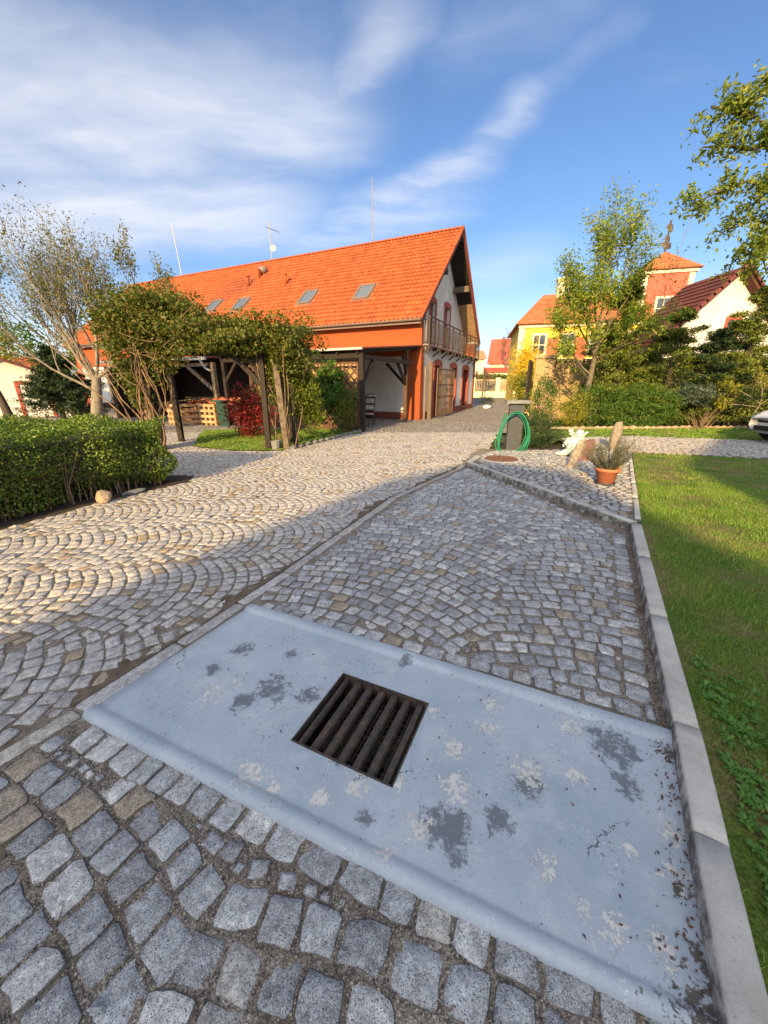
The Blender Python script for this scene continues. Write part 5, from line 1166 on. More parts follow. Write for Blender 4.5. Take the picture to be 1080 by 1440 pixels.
for k in range(26):
    a=q.uniform(-.5,.5); mb.tube([(a*.4,0,0),(a*.8+q.uniform(-.1,.1),q.uniform(-.15,.15),.35),(a*1.6+q.uniform(-.2,.2),q.uniform(-.2,.2),q.uniform(.5,.8))],[.012,.008,.003],4,cap=False)
o=obj('dry_twigs',mb,M['vine_wood']); o.location=(11.0,13.25,0); tag(o,'clump of bare tan twigs behind the back lawn','shrub')
for i in range(34):
    f=i/33; p=Vector(G(758,604,.05)).lerp(Vector(G(1085,602,.05)),f); mb=MB(); mb.blob((0,0,.05),(.2,.09,.09),i+60,.15,1); o=obj('border_stone',mb,M['fieldstone']); o.location=(p.x,p.y,0.02); tag(o,'rough tan stone in the low border row behind the back lawn','stone','stones edging the planting bed')
for i,(u,v) in enumerate([(758,600),(790,601),(840,599),(1030,598),(1060,599),(980,599)]):
    gx,gy=G(u,v); bush('border_plant','low green plant in the bed behind the border stones','plant',(gx,gy+.3,.14),(.35,.25,.16),700,.05,M['lf_green'] if i%2 else M['lf_lav'],seed=70+i,nst=2,group='low plants behind the border stones')
# garden wall and gate pillar
gw_=thing('garden_wall','tall mottled ochre garden wall behind the shrubs','wall',(7.4,17.7,0),98)
mb=MB(); mb.box(0,0,0,15,.3,2.5,M=Matrix.Rotation(R(0),4,'Z'))
gw_.rotation_euler=(0,0,-R(8)); obj('masonry',mb,M['ochre_wall'],gw_)
for k in range(15): mb=MB(); mb.box(k*1.0+.01,-.05,2.5,k*1.0+.99,.35,2.6); obj('coping_stone',mb,M['ochre_wall'],gw_)
gp_=thing('gate_pillar','square ochre gate pillar with capstone at the left end of the garden wall','pillar',(7.1,17.6,0),20)
mb=MB(); mb.box(-.42,-.35,0,.36,.35,2.6); obj('shaft',mb,M['ochre_wall'],gp_); mb=MB(); mb.box(-.48,-.41,2.6,.42,.41,2.72); obj('capstone',mb,M['ochre_wall'],gp_)
lf=thing('open_gate_leaf','dark gate leaf standing open and seen edge on beside the ochre pillar','gate',(6.5,17.5,0),204)
for k in range(11):
    mb=MB(); mb.box(-.03,.02+k*.2,.12,.03,.2+k*.2,2.4+.05*(k%2)); obj('plank',mb,M['dark_wood'],lf)
mb=MB(); mb.box(.03,0,.4,.08,2.2,.5); mb.box(.03,0,1.9,.08,2.2,2.0); obj('crossbar',mb,M['dark_wood'],lf)
# ================================================================== PLANTER CORNER: PEDESTAL, HOSE, STONES, POT
Zp=.085
pd=thing('water_post','dark slate water post with grey cap slab and taps beside the road','water post',(3.02,8.8,Zp-.03),8)
mb=MB(); mb.box(-.16,-.07,0,.16,.07,1.06); obj('slab',mb,M['slate'],pd)
mb=MB(); mb.box(-.25,-.16,1.06,.25,.16,1.13); obj('cap',mb,M['capstone'],pd)
for s_ in (-1,1):
    mb=MB(); mb.tube([(s_*.16,0,.86),(s_*.25,-.02,.86),(s_*.27,-.03,.80)],.016,6); mb.tube([(s_*.22,0,.86),(s_*.22,0,.92)],.012,5); mb.tube([(s_*.22-.04,0,.93),(s_*.22+.04,0,.93)],.01,4); obj('tap',mb,M['brass'],pd)
hs=thing('garden_hose','bright green garden hose coiled in long loops on the dark water post','hose',(3.0,8.62,Zp-.03),8)
q=random.Random(2)
for k in range(7):
    mb=MB(); rx_,rz_=.265+.011*k+q.uniform(-.02,.02),.43+.02*k+q.uniform(-.02,.03); cz=.84-rz_+.010*k; cx=-.04+q.uniform(-.03,.03); y=-.02-.02*k+q.uniform(-.012,.012)
    pts=[(cx+rx_*cos(a)*(1-.12*sin(a))+(-.10*max(0,-sin(a))),y+.03*sin(a*2+k),cz+rz_*sin(a)) for a in [2*pi*i/30 for i in range(31)]]
    mb.tube([p if p[2]>.015 else (p[0],p[1],.015) for p in pts],.0105,7,cap=False); obj('hose_loop',mb,M['hose'],hs,True)
mb=MB(); mb.tube([(-.27,.1,.84),(-.34,.05,.55),(-.44,.0,.2),(-.40,-.05,.02),(-.2,-.1,.012),(.05,-.14,.012)],.012,7); mb.tube([(-.22,.14,.86),(-.30,.0,.6),(-.40,-.05,.3),(-.38,-.12,.1)],.012,7); obj('hose_end',mb,M['hose'],hs,True)
mh=thing('manhole_cover','round rust brown manhole cover in a concrete ring at the paving corner','manhole cover',(man.x,man.y,Zp-.02))
mb=MB(); mb.lathe([(.41,-.1),(.41,.012),(.385,.02),(.335,.022),(.33,.0)],32); obj('ring',mb,M['kerb'],mh,True)
mb=MB(); mb.lathe([(.322,-.02),(.322,.028),(.31,.036),(.24,.036),(.235,.030),(.12,.030),(.115,.036),(0,.036)],32); obj('lid',mb,M['rust2'],mh)
mb=MB(); 
for k in range(2): mb.box(-.02,-.22+k*.4,.034,.02,-.17+k*.4,.042)
obj('lifting_slot',mb,M['iron'],mh)
bush('lavender_bush','low rounded dark green lavender bush right of the water post','lavender',(3.72,9.3,.34),(.66,.5,.38),12000,.05,M['lf_lav'],seed=81,asp=.2,nst=4,shell=.4,up=1)
sc=thing('stone_sculpture','small pale carved stone figure with twisted scroll forms on the raised paving','sculpture',(4.0,7.95,Zp))
q=random.Random(6); mb=MB()
mb.blob((0,0,.08),(.24,.15,.09),1,.15,3); mb.blob((.02,0,.22),(.15,.12,.15),2,.2,3); mb.blob((.08,0,.38),(.12,.10,.12),3,.2,3); mb.blob((-.22,-.02,.04),(.13,.08,.04),4,.15,2); mb.blob((.12,0,.47),(.08,.07,.07),5,.2,2); obj('body',mb,M['marble'],sc,True)
for k in range(26):
    a=q.uniform(0,6.28); z=q.uniform(.06,.5); r_=.20*(1-z*.9)+.05; c=Vector((.02+.12*z+r_*cos(a),r_*.75*sin(a),z)); mb=MB(); tt=Vector((q.uniform(-1,1),q.uniform(-1,1),q.uniform(-1,1))).normalized(); s2=tt.orthogonal().normalized()
    mb.tube([c+(tt*cos(b)+s2*sin(b))*(.05-.006*b) for b in [i*.7 for i in range(8)]],[.02,.022,.022,.02,.019,.017,.014,.01],6); obj('scroll',mb,M['marble'],sc,True)
def upright(name,label,x,y,h,w,d,lean,mat,seed,cat='stone'):
    mb=MB(); q=random.Random(seed); K=6; V=[];n=8
    for j in range(K+1):
        f=j/K; s_=1-.18*f**2 if j<K else .55
        for i in range(n):
            a=2*pi*i/n+.3; c_,s2=cos(a),sin(a); m_=max(abs(c_),abs(s2)); V.append((c_/m_*w/2*s_*(1+q.uniform(-.06,.06))*.93+lean[0]*f,s2/m_*d/2*s_*(1+q.uniform(-.06,.06))*.93+lean[1]*f,h*f+(q.uniform(-.02,.02) if 0<j else -.02)))
    mb.add(V,[(j*n+i,j*n+(i+1)%n,(j+1)*n+(i+1)%n,(j+1)*n+i) for j in range(K) for i in range(n)]+[tuple(K*n+i for i in range(n))]); o=obj(name,mb,mat); o.location=(x,y,Zp-.01); return tag(o,label,cat)
upright('standing_stone','short speckled beige stone post leaning to the right of the pale figure',3.42,6.75,.50,.17,.15,(.20,.1),M['speckled'],1)
upright('standing_stone','reddish brown slanted stone slab behind the speckled stone post',3.98,7.4,.40,.30,.12,(.10,.05),M['redstone'],2)
upright('standing_stone','tall upright beige stone rising behind the potted rosemary',5.45,8.9,.62,.24,.18,(.03,0),M['speckled'],3)
upright('standing_stone','small pale speckled stone just behind the terracotta pot',3.95,6.25,.28,.18,.14,(.05,0),M['speckled'],4)
pt=thing('terracotta_pot','terracotta flower pot on a dark saucer near the kerb corner','pot',(3.36,5.52,Zp))
mb=MB(); mb.lathe([(0,.02),(.115,.02),(.15,.2),(.165,.2),(.168,.245),(.15,.245),(.14,.21),(0,.21)],24); obj('pot_wall',mb,M['terracotta'],pt,True); mb=MB(); mb.lathe([(0,0),(.13,0),(.145,.03),(.13,.03),(.12,.015),(0,.015)],24); obj('saucer',mb,M['slate'],pt,True); mb=MB(); mb.lathe([(.142,.215),(0,.225)],16); obj('potting_soil',mb,M['soil'],pt)
rs=thing('rosemary_bush','loose grey green rosemary growing in the terracotta pot','rosemary',(3.36,5.52,Zp+.22)); q=random.Random(12); mb=MB(); pts=[]
for k in range(95):
    a=q.uniform(0,6.28); d=Vector((cos(a)*q.uniform(.2,.95)-.12,sin(a)*q.uniform(.2,.8),q.uniform(.35,1))).normalized(); L_=q.uniform(.28,.50); p0=Vector((cos(a)*.05,sin(a)*.05,0)); pl=[p0,p0+d*L_*.5+Vector((0,0,-.01)),p0+d*L_+Vector((0,0,.05))]
    mb.tube(pl,[.005,.004,.002],3,cap=False)
    for j in range(62): f=q.uniform(.25,1.02); p=pl[0].lerp(pl[1],f*2) if f<.5 else pl[1].lerp(pl[2],f*2-1); pts.append((p.x+q.gauss(0,.012),p.y+q.gauss(0,.012),p.z+q.gauss(0,.012)))
obj('stem',mb,M['bark'],rs); leaves('foliage',pts,.028,M['lf_rose'],rs,.16,.2)
# weeds along the kerb, dead leaves
def rosettes(name,label,spots,mat,lsize,nl,zb=.069):
    q=random.Random(5); V=[];F=[]
    for (x,y,s) in spots:
        for k in range(nl):
            a=q.uniform(0,6.28); L_=lsize*s*q.uniform(.6,1.2); w=L_*.32; el=q.uniform(.15,.9); c_,s_=cos(a),sin(a)
            prof=[(0,0,.1),(.35,.16,.8),(.7,.2,1),(1,.08,.0)]; o=len(V)
            for f,hz,ww in prof:
                r_=f*L_*cos(el*.8); z=zb+.004+L_*sin(el)*f*(1-.35*f)
                for sd in (-1,1): V.append((x+c_*r_-s_*sd*w*.5*ww,y+s_*r_+c_*sd*w*.5*ww,z+ (.006 if ww>.5 else 0)))
            F+= [(o+2*i,o+2*i+1,o+2*i+3,o+2*i+2) for i in range(3)]
    return np_mesh(name,np.array(V),np.array(F),mat)
q=random.Random(8); sp=[]
for k in range(210):
    f=q.random(); p=Vector(G(960,930,.1)).lerp(Vector(G(1120,1330,.1)),f); sp.append((p.x+q.gauss(0.05,.10)+.02,p.y+q.gauss(0,.08),q.uniform(.5,1.1)))
kl=[Vector(p) for p in offs(K0,-.15)]
sp=[s for s in sp if inpoly([s[0]],[s[1]],[tuple(Vector(p)) for p in offs(K0,-.165)]+[(6,4),(4,-3)])[0]]
tag(rosettes('broadleaf_weeds','',sp,M['weed'],.042,9),'broad leaved green weeds growing along the grass side of the kerb',None,None,'stuff')
q=random.Random(15); sp2=[(q.uniform(1.4,4.5),q.uniform(.6,6),q.uniform(.4,.9)) for k in range(160)]; sp2=[s for s in sp2 if inpoly([s[0]],[s[1]],[tuple(Vector(p)) for p in offs(K0,-.2)]+[(6,6),(6,-3)])[0]]
tag(rosettes('broadleaf_weeds','',sp2,M['weed'],.026,6),'scattered small clover and weeds in the right lawn',None,None,'stuff')
M['dead']=simple('dead_leaf_litter',(.16,.075,.045),.9,.3,9)
q=random.Random(18); pts=[]
for k in range(900):
    f=q.random(); a,b=(Vector(K0[1]),Vector(K0[3])) if f<.45 else (Vector(K0[3]),Vector(KC)); p=a.lerp(b,q.random()); d=(b-a).normalized(); nn=Vector((-d.y,d.x))*abs(q.gauss(.0,.045)); pts.append((p.x+nn.x+.0,p.y+nn.y,.022 if p.y<1.35 else .004))
for k in range(350):
    p=Vector(KC).lerp(Vector(KE),q.random()); pts.append((p.x-abs(q.gauss(.0,.06)),p.y-abs(q.gauss(.0,.05)),.005))
for k in range(120): pts.append((q.uniform(-1,1.2),q.uniform(.6,2.1),.026))
for k in range(160): pts.append((q.uniform(-1.5,2.5),q.uniform(2,5),.006))
o=leaves('leaf_litter',pts,.013,M['dead'],None,.5,2.0); tag(o,'tiny brown dry leaves gathered along the foot of the kerb',None,None,'stuff')
# ================================================================== CAR
car=thing('parked_car','white hatchback car parked at the right edge, only its nose in view','car',(9.85,9.75,.08),97)
car.rotation_euler=(0,0,R(-8))
secs=[(0,.66,.30,.58,.62),(.06,.74,.24,.64,.70),(.25,.80,.20,.72,.80),(.8,.84,.20,.86,.93),(1.2,.85,.20,.92,1.0),(1.85,.85,.20,.95,1.36),(2.3,.85,.20,.96,1.47),(3.0,.85,.20,.97,1.47),(3.6,.83,.22,.97,1.30),(3.85,.78,.26,.95,1.02),(3.95,.70,.34,.8,.86)]
V=[];n=None
for (x,hw,zb,zs,zt_) in secs:
    tw=hw*.62 if zt_>1.1 else hw*.80
    ring=[(-hw*.8,zb),(-hw,zb+.1),(-hw*1.01,(zb+zs)/2),(-hw*.97,zs),(-tw,zt_-.03),(-tw*.6,zt_),(tw*.6,zt_),(tw,zt_-.03),(hw*.97,zs),(hw*1.01,(zb+zs)/2),(hw,zb+.1),(hw*.8,zb)]; n=len(ring); V+= [(x,y,z) for y,z in ring]
mb=MB(); K=len(secs); F=[(j*n+i,j*n+(i+1)%n,(j+1)*n+(i+1)%n,(j+1)*n+i) for j in range(K-1) for i in range(n)]+[tuple(range(n)),tuple((K-1)*n+i for i in range(n))[::-1]]
mi=[]; 
for j in range(K-1):
    for i in range(n):
        z=sum(V[k][2] for k in F[j*n+i])/4; mi.append(1 if (z>1.0 and ((j in (4,) ) or (j in (5,6,7) and i in (3,7)) or j==8) and i in (3,4,5,6,7)) else 0)
mb.v=V; mb.f=F; mb.mi=mi+[0,0]; obj('body',mb,[M['car_paint'],M['glass']],car,True)
for sx in (.72,3.2):
    for sy in (-.80,.80):
        w_=bpy.data.objects.new('wheel',None); C.objects.link(w_); w_.parent=car; w_.location=(sx,sy,.30); w_.rotation_euler=(pi/2,0,0)
        mb=MB(); mb.lathe([(.19,-.09),(.28,-.09),(.30,-.06),(.30,.06),(.28,.09),(.19,.09)],24); obj('tyre',mb,M['tyre'],w_,True)
        mb=MB(); mb.lathe([(0,.05),(.05,.06),(.19,.085),(.19,-.085),(.05,-.06),(0,-.05)],20); obj('rim',mb,M['alloy'],w_)
for sy in (-1,1):
    mb=MB(); mb.blob((.20,sy*.60,.66),(.16,.13,.07),3,.02,2); obj('headlight',mb,M['sky_glass'],car,True)
    mb=MB(); mb.box(.02,sy*.60-.12,.34,.10,sy*.60+.12,.46); obj('fog_lamp',mb,M['black'],car)
mb=MB(); mb.box(-.02,-.45,.30,.05,.45,.42); mb.box(.0,-.40,.50,.06,.40,.57); obj('grille',mb,M['black'],car); mb=MB(); mb.box(-.025,-.26,.43,.0,.26,.50); obj('number_plate',mb,M['white_wall'],car)
# ================================================================== BACKGROUND BUILDINGS
def hiproof(mb,x0,y0,x1,y1,z,h,ins,ov=.4):
    a=[(x0-ov,y0-ov,z),(x1+ov,y0-ov,z),(x1+ov,y1+ov,z),(x0-ov,y1+ov,z)]; ym=(y0+y1)/2; r=[(x0+ins,ym,z+h),(x1-ins,ym,z+h)]
    mb.add(a+r,[(0,1,5,4),(1,2,5),(2,3,4,5),(3,0,4),(3,2,1,0)])
def rows_roof(name,mat,parent,p0,p1,q1,q0,nr,lift=.05):
    """overlapping courses on the slope p0-p1 (eave) to q0-q1 (ridge)"""
    p0,p1,q0,q1=map(Vector,(p0,p1,q0,q1)); mb=MB(); nn=(p1-p0).cross(q0-p0).normalized()
    for r in range(nr):
        a=r/nr-.004;b=(r+1)/nr; A=p0.lerp(q0,a)+nn*lift;B=p1.lerp(q1,a)+nn*lift;Cc=p1.lerp(q1,b)+nn*.004;D_=p0.lerp(q0,b)+nn*.004; A2=p0.lerp(q0,a);B2=p1.lerp(q1,a)
        mb.add([A,B,Cc,D_,A2,B2],[(0,1,2,3),(4,5,1,0)])
    o=obj(name,mb,mat,parent); o['kind']='stuff'; return o
def windowbox(parent,x,y,z,w,h,facey=True,frame='cream',glass='glass',th=.06):
    mb=MB(); f=.16
    for a in ((x-w/2-f,z-h/2-f,x+w/2+f,z-h/2),(x-w/2-f,z+h/2,x+w/2+f,z+h/2+f),(x-w/2-f,z-h/2,x-w/2,z+h/2),(x+w/2,z-h/2,x+w/2+f,z+h/2)): mb.box(a[0],y-th,a[1],a[2],y,a[3])
    o=obj('window',mb,M[frame],parent); mb=MB(); mb.box(x-w/2,y-.02,z-h/2,x+w/2,y+.0,z+h/2); obj('pane',mb,M[glass],o); mb=MB(); mb.box(x-.03,y-.045,z-h/2,x+.03,y-.021,z+h/2); mb.box(x-w/2,y-.044,z-.03,x-.031,y-.021,z+.03); mb.box(x+.031,y-.044,z-.03,x+w/2,y-.021,z+.03); obj('glazing_bar',mb,M[frame],o)
mn=thing('yellow_mansion','yellow and red mansion with cream trim and hipped orange roof behind the garden wall','house',(11.55,35,0),13)
ML,MD,MH=9.8,9,6.35
mb=MB(); mb.box(0,0,0,ML,MD,MH); obj('wall',mb,M['yellow'],mn)
mb=MB(); mb.box(-.06,-.06,0,.45,.3,MH-.25); obj('corner_pilaster',mb,M['cream'],mn); mb=MB(); mb.box(ML-.45,-.06,0,ML+.06,.3,MH-.25); obj('corner_pilaster',mb,M['cream'],mn)
mb=MB(); mb.box(-.12,-.14,MH-.25,ML+.12,.2,MH); obj('cornice',mb,M['cream'],mn)
for k in range(4):
    xc_=1.65+k*2.2; windowbox(mn,xc_,-.003,4.75,.9,1.5)
for k in range(3):
    mb=MB(); mb.box(2.3+k*2.2,-.04,2.4,3.2+k*2.2,-.003,5.3); obj('red_panel',mb,M['red_panel'],mn)
for k in range(4):
    mb=MB(); mb.box(1.25+k*2.2,-.05,2.3,2.05+k*2.2,-.003,3.5); obj('red_panel',mb,M['red_panel'],mn)
    mb=MB(); mb.box(1.1+k*2.2,-.09,3.5,2.2+k*2.2,-.05,3.68); obj('sill',mb,M['cream'],mn)
mb=MB(); hiproof(mb,0,0,ML,MD,MH,3.0,2.2); obj('roof',mb,M['ochre_tiles'],mn); rows_roof('roof_tiles',M['ochre_tiles'],mn,(-.4,-.4,MH+.02),(ML+.4,-.4,MH+.02),(ML-2.2,MD/2,MH+3.02),(2.2,MD/2,MH+3.02),16)
mb=MB(); mb.box(3.2,3.9,8.4,3.9,4.6,10.4); mb.box(3.1,3.8,10.4,4.0,4.7,10.55); obj('chimney',mb,M['cream'],mn)
mb=MB(); mb.tube([(.35,-.12,0),(.35,-.12,MH)],.06,6); obj('downpipe',mb,M['zinc'],mn)
for (xd_) in (4.8,7.8):
    mb=MB(); mb.add([(xd_-.5,1.0,7.35),(xd_+.5,1.0,7.35),(xd_+.4,1.0,8.0),(xd_,1.0,8.2),(xd_-.4,1.0,8.0),(xd_-.5,2.5,7.9),(xd_+.5,2.5,7.9),(xd_,2.6,8.25)],[(0,1,2,3,4),(1,6,7,3,2),(0,4,3,7,5)]); o=obj('dormer',mb,M['tiles_old'],mn); mb=MB(); mb.box(xd_-.25,.97,7.5,xd_+.25,.995,7.9); obj('pane',mb,M['glass'],o)
tw=thing('mansion_tower','square red tower with cream corners, pyramid roof and weathervane','tower',(21.5,35.6,0),14)
TW,TH_=3.75,10.45
mb=MB(); mb.box(0,0,0,TW,TW,TH_); obj('wall',mb,M['cream'],tw)
mb=MB(); mb.box(.42,-.04,5.2,TW-.42,-.003,TH_-.28); obj('red_panel',mb,M['red_panel'],tw)
windowbox(tw,TW/2,-.045,7.6,.95,1.5)
mb=MB(); mb.box(-.06,TW/2-.5,6.8,-.002,TW/2+.5,8.6); obj('window',mb,M['glass'],tw)
mb=MB(); mb.box(-.15,-.15,TH_-.25,TW+.15,TW+.15,TH_-.003); obj('cornice',mb,M['cream'],tw)
mb=MB(); a=.35; c=TW/2; mb.add([(-a,-a,TH_),(TW+a,-a,TH_),(TW+a,TW+a,TH_),(-a,TW+a,TH_),(c,c,TH_+1.75)],[(0,1,4),(1,2,4),(2,3,4),(3,0,4),(3,2,1,0)]); obj('roof',mb,M['ochre_tiles'],tw)
rows_roof('roof_tiles',M['ochre_tiles'],tw,(-a,-a,TH_+.01),(TW+a,-a,TH_+.01),(c+.02,c,TH_+1.76),(c-.02,c,TH_+1.76),9); rows_roof('roof_tiles',M['ochre_tiles'],tw,(-a,TW+a,TH_+.01),(-a,-a,TH_+.01),(c,c-.02,TH_+1.76),(c,c+.02,TH_+1.76),9)
mb=MB(); mb.tube([(c,c,TH_+1.6),(c,c,TH_+4.0)],.08,5); 
for z_,r_ in ((2.2,.35),(2.7,.2),(3.4,.25)): mb.blob((c,c,TH_+z_),(r_,.06,.28),int(z_*10),.5,2)
obj('weathervane',mb,M['iron'],tw)
mb=MB(); mb.tube([(c+.9,c,TH_+.8),(c+1.5,c,TH_+4.6)],.025,4); mb.tube([(c+1.6,c,TH_+.5),(c+2.3,c,TH_+1.6)],.02,4); obj('rod',mb,M['antenna'],tw)
wh_=thing('white_gabled_house','white gabled house with dark red tile roof at the right behind the conifers','house',(16.5,24,0),0)
gwid,gd,ge,gpk=6.3,3.4,4.4,7.55
mb=MB(); mb.add([(0,0,0),(gwid,0,0),(gwid,0,ge),(gwid/2,0,gpk),(0,0,ge),(0,gd,0),(gwid,gd,0),(gwid,gd,ge),(gwid/2,gd,gpk),(0,gd,ge)],[(0,1,2,3,4),(9,8,7,6,5),(1,6,7,2),(5,0,4,9)]); obj('wall',mb,M['white_wall'],wh_)
sl2=(gpk-ge)/(gwid/2)
for s_ in (-1,1):
    xe=gwid/2+s_*(gwid/2+.55); z_e=gpk-(gwid/2+.55)*sl2
    P4=[(xe,-.6,z_e+.1),(gwid/2,-.6,gpk+.1),(gwid/2,gd+.3,gpk+.1),(xe,gd+.3,z_e+.1)]; mb=MB(); mb.add(P4+[(x,y,z-.16) for x,y,z in P4],[(0,1,2,3),(7,6,5,4),(0,4,5,1),(1,5,6,2),(2,6,7,3),(3,7,4,0)]); obj('roof',mb,M['tiles_old'],wh_)
    if s_<0: tile_roof=rows_roof('roof_tiles',M['tiles_old'],wh_,(xe,gd+.3,z_e+.11),(xe,-.6,z_e+.11),(gwid/2,-.6,gpk+.11),(gwid/2,gd+.3,gpk+.11),14,.07)
    for k in range(12):
        f0,f1=k/12,(k+1)/12; a=Vector((xe,-.62,z_e+.2)).lerp(Vector((gwid/2,-.62,gpk+.2)),f0); b=Vector((xe,-.62,z_e+.2)).lerp(Vector((gwid/2,-.62,gpk+.2)),f1+.02); mb=MB(); mb.bar(a,b,.3,.12); obj('verge_tile',mb,M['tiles_old'],wh_)
windowbox(wh_,3.7,-.003,4.6,.6,1.0,frame='red_trim')
tree('young_sapling','thin sapling with reddish green leaves in front of the tower','tree',(10.6,16.2,0),29,[(0,0,0),(.05,0,2),(.1,0,4)],.05,[((.1,0,4),(.1,0,1),1.1,.02),((.1,0,3.6),(.5,0,1),.9,.015),((.08,0,3.2),(-.6,0,.8),.8,.015),((.1,0,3.3),(.8,.1,.6),.8,.015)],M['lf_vine'],.09,M['bark'],per=2,crad=.1,spread=.5,kids=3,lev=2,up=.1)
# far street end
fw=thing('far_gate_wall','cream wall with posts and wooden fence panels at the far end of the road','wall',(9.6,51.5,0),4)
mb=MB(); mb.box(0,0,-.1,9.5,.35,.75); obj('masonry',mb,M['cream'],fw)
for x in (.0,1.7,4.9,8.7): mb=MB(); mb.box(x,-.06,.75,x+.55,.41,2.45); obj('pillar',mb,M['cream'],fw)
for x0,x1,m_ in ((.55,1.7,'old_wood'),(2.25,4.9,'old_wood'),(5.45,8.7,'tan')):
    k=int((x1-x0)/.2)
    for i in range(k): mb=MB(); mb.box(x0+i*(x1-x0)/k+.02,.1,.76,x0+(i+1)*(x1-x0)/k-.02,.16,2.15); obj('picket',mb,M[m_],fw)
mb=MB(); mb.box(0,.1,2.2,9.5,.2,2.3); obj('rail',mb,M['old_wood'],fw)
bush('wall_ivy','dark green creeper along the top of the far gate wall','creeper',(13.6,52.2,2.55),(3.4,.35,.3),2500,.22,M['lf_green'],seed=91,nst=2)
sheet('side_asphalt',[(10.8,40),(14.2,50.9),(8.8,50.9),(6.5,33),(8.2,32)],.01,M['asphalt'])
def simplehouse(name,label,loc,az_,w,d,h,rh,wallm,roofm,wins=()):
    t_=thing(name,label,'house',loc,az_); mb=MB(); mb.add([(0,0,0),(w,0,0),(w,d,0),(0,d,0),(0,0,h),(w,0,h),(w,d,h),(0,d,h),(0,d/2,h+rh),(w,d/2,h+rh)],[(0,1,5,4),(1,2,6,9,5),(2,3,7,6),(3,0,4,8,7)]); obj('wall',mb,M[wallm],t_)
    mb=MB(); e=.3; sl=rh/(d/2); A=[(-e,-e,h-e*sl+.06),(w+e,-e,h-e*sl+.06),(w+e,d/2,h+rh+.06),(-e,d/2,h+rh+.06)]; B=[(w+e,d+e,h-e*sl+.06),(-e,d+e,h-e*sl+.06),(-e,d/2,h+rh+.06),(w+e,d/2,h+rh+.06)]
    for q4 in (A,B): mb.add(q4+[(x,y,z-.12) for x,y,z in q4],[(0,1,2,3),(7,6,5,4),(0,4,5,1),(1,5,6,2),(3,7,4,0)])
    obj('roof',mb,M[roofm],t_)
    for (x,z,ww,hh) in wins: windowbox(t_,x,-.003,z,ww,hh)
    return t_
simplehouse('red_roofed_house','cream house with steep bright red roof beyond the far gate wall','' or (16.0,61,0),20,9,7,4.9,3.4,'cream','tiles_red',((2,3,1,1.3),(5,3,1,1.3)))
simplehouse('white_outbuilding','low cream outbuilding with an orange strip roof behind the far gate wall',(14.6,56,0),6,5.5,4,3.4,.5,'cream','tiles_red')
simplehouse('pale_house','pale cream house with small chimney beyond the far corner of the farmhouse',(10.2,58,0),4,4.2,6,5.2,1.2,'cream','tan',((2,3.6,.9,1.2),))
tree('bare_tree','bare reddish tree rising behind the far red roof','tree',(17.6,58,0),33,[(0,0,0),(0,0,3.5),(0,0,5.2)],.22,[((0,0,5),(0,0,1),1.7,.09),((0,0,4.8),(.8,0,.8),1.6,.07),((0,0,4.8),(-.8,0,.8),1.6,.07),((0,0,4.4),(-.3,.6,.8),1.5,.07)],M['lf_blossom'],.16,M['bark'],per=2,crad=.22,spread=.6,kids=3,lev=3)
tree('blossom_tree','small tree with reddish blossom beside the far corner of the farmhouse','tree',(12.2,48.5,0),34,[(0,0,0),(0,0,1.2),(0,0,1.8)],.1,[((0,0,1.7),(0,0,1),.8,.05),((0,0,1.7),(.9,0,.7),.8,.04),((0,0,1.7),(-.9,0,.7),.8,.04)],M['lf_blossom'],.16,M['bark'],per=5,crad=.2,spread=.6,kids=3,lev=2)
bush('forsythia','golden yellow climber covering the left corner of the yellow mansion','shrub',(11.6,32.8,3.0),(1.2,.7,2.0),3800,.16,M['yel_fl'],seed=95,nst=6,shell=.2)
bush('street_bush','yellow green bush beyond the open gate at the right side of the road','bush',(10.6,30.2,1.5),(1.1,.9,1.2),2600,.16,M['lf_yellow'],seed=96,nst=4,shell=.2)
bush('hanging_planter','dark hanging foliage planter beside the gate opening','planter',(9.6,26.2,1.55),(.55,.4,.3),700,.1,M['lf_dark'],seed=97,nst=3,shell=.2)
# far left
ga=thing('small_garage','small pale garage with red framed white door at the left edge','garage',(-20.4,17.2,0),-36)
mb=MB(); mb.add([(0,0,0),(5.2,0,0),(5.2,0,1.75),(2.6,0,2.75),(0,0,1.75),(0,6,0),(5.2,6,0),(5.2,6,1.75),(2.6,6,2.75),(0,6,1.75)],[(0,1,2,3,4),(1,6,7,2),(5,0,4,9),(9,8,7,6,5)]); obj('wall',mb,M['white_wall'],ga)
mb=MB()
for s_ in (-1,1):
    P4=[(2.6+s_*2.95,-.3,1.68),(2.6,-.3,2.83),(2.6,6.3,2.83),(2.6+s_*2.95,6.3,1.68)]; mb.add(P4+[(x,y,z-.1) for x,y,z in P4],[(0,1,2,3),(7,6,5,4),(0,4,5,1),(3,7,4,0),(0,3,7,4)])
obj('roof',mb,M['tiles_old'],ga)
dr=MB(); dr.box(3.3,-.05,0,4.3,-.003,1.55); o=obj('door',dr,M['white_wall'],ga); mb=MB(); mb.box(3.15,-.08,0,3.3,-.003,1.7); mb.box(4.3,-.08,0,4.45,-.003,1.7); mb.box(3.3,-.08,1.55,4.3,-.003,1.7); obj('frame',mb,M['red_trim'],o); mb=MB(); mb.box(3.5,-.07,.95,4.1,-.051,1.4); obj('pane',mb,M['glass'],o)
conifer('dark evergreen between the small garage and the pale trunked tree',(-11.6,14.4),2.5,1.6,14000,M['lf_dark'],61,.12,name='evergreen')
conifer('second dark evergreen close behind the left hedge',(-13.2,15.8),2.9,1.3,8000,M['lf_dark'],62,.12,name='evergreen')
bush('yellowish_bush','yellow green bush above the garage roof at the left edge','bush',(-21.5,21,3.2),(2.2,1.5,1.4),4000,.16,M['lf_yellow'],seed=63,nst=5)
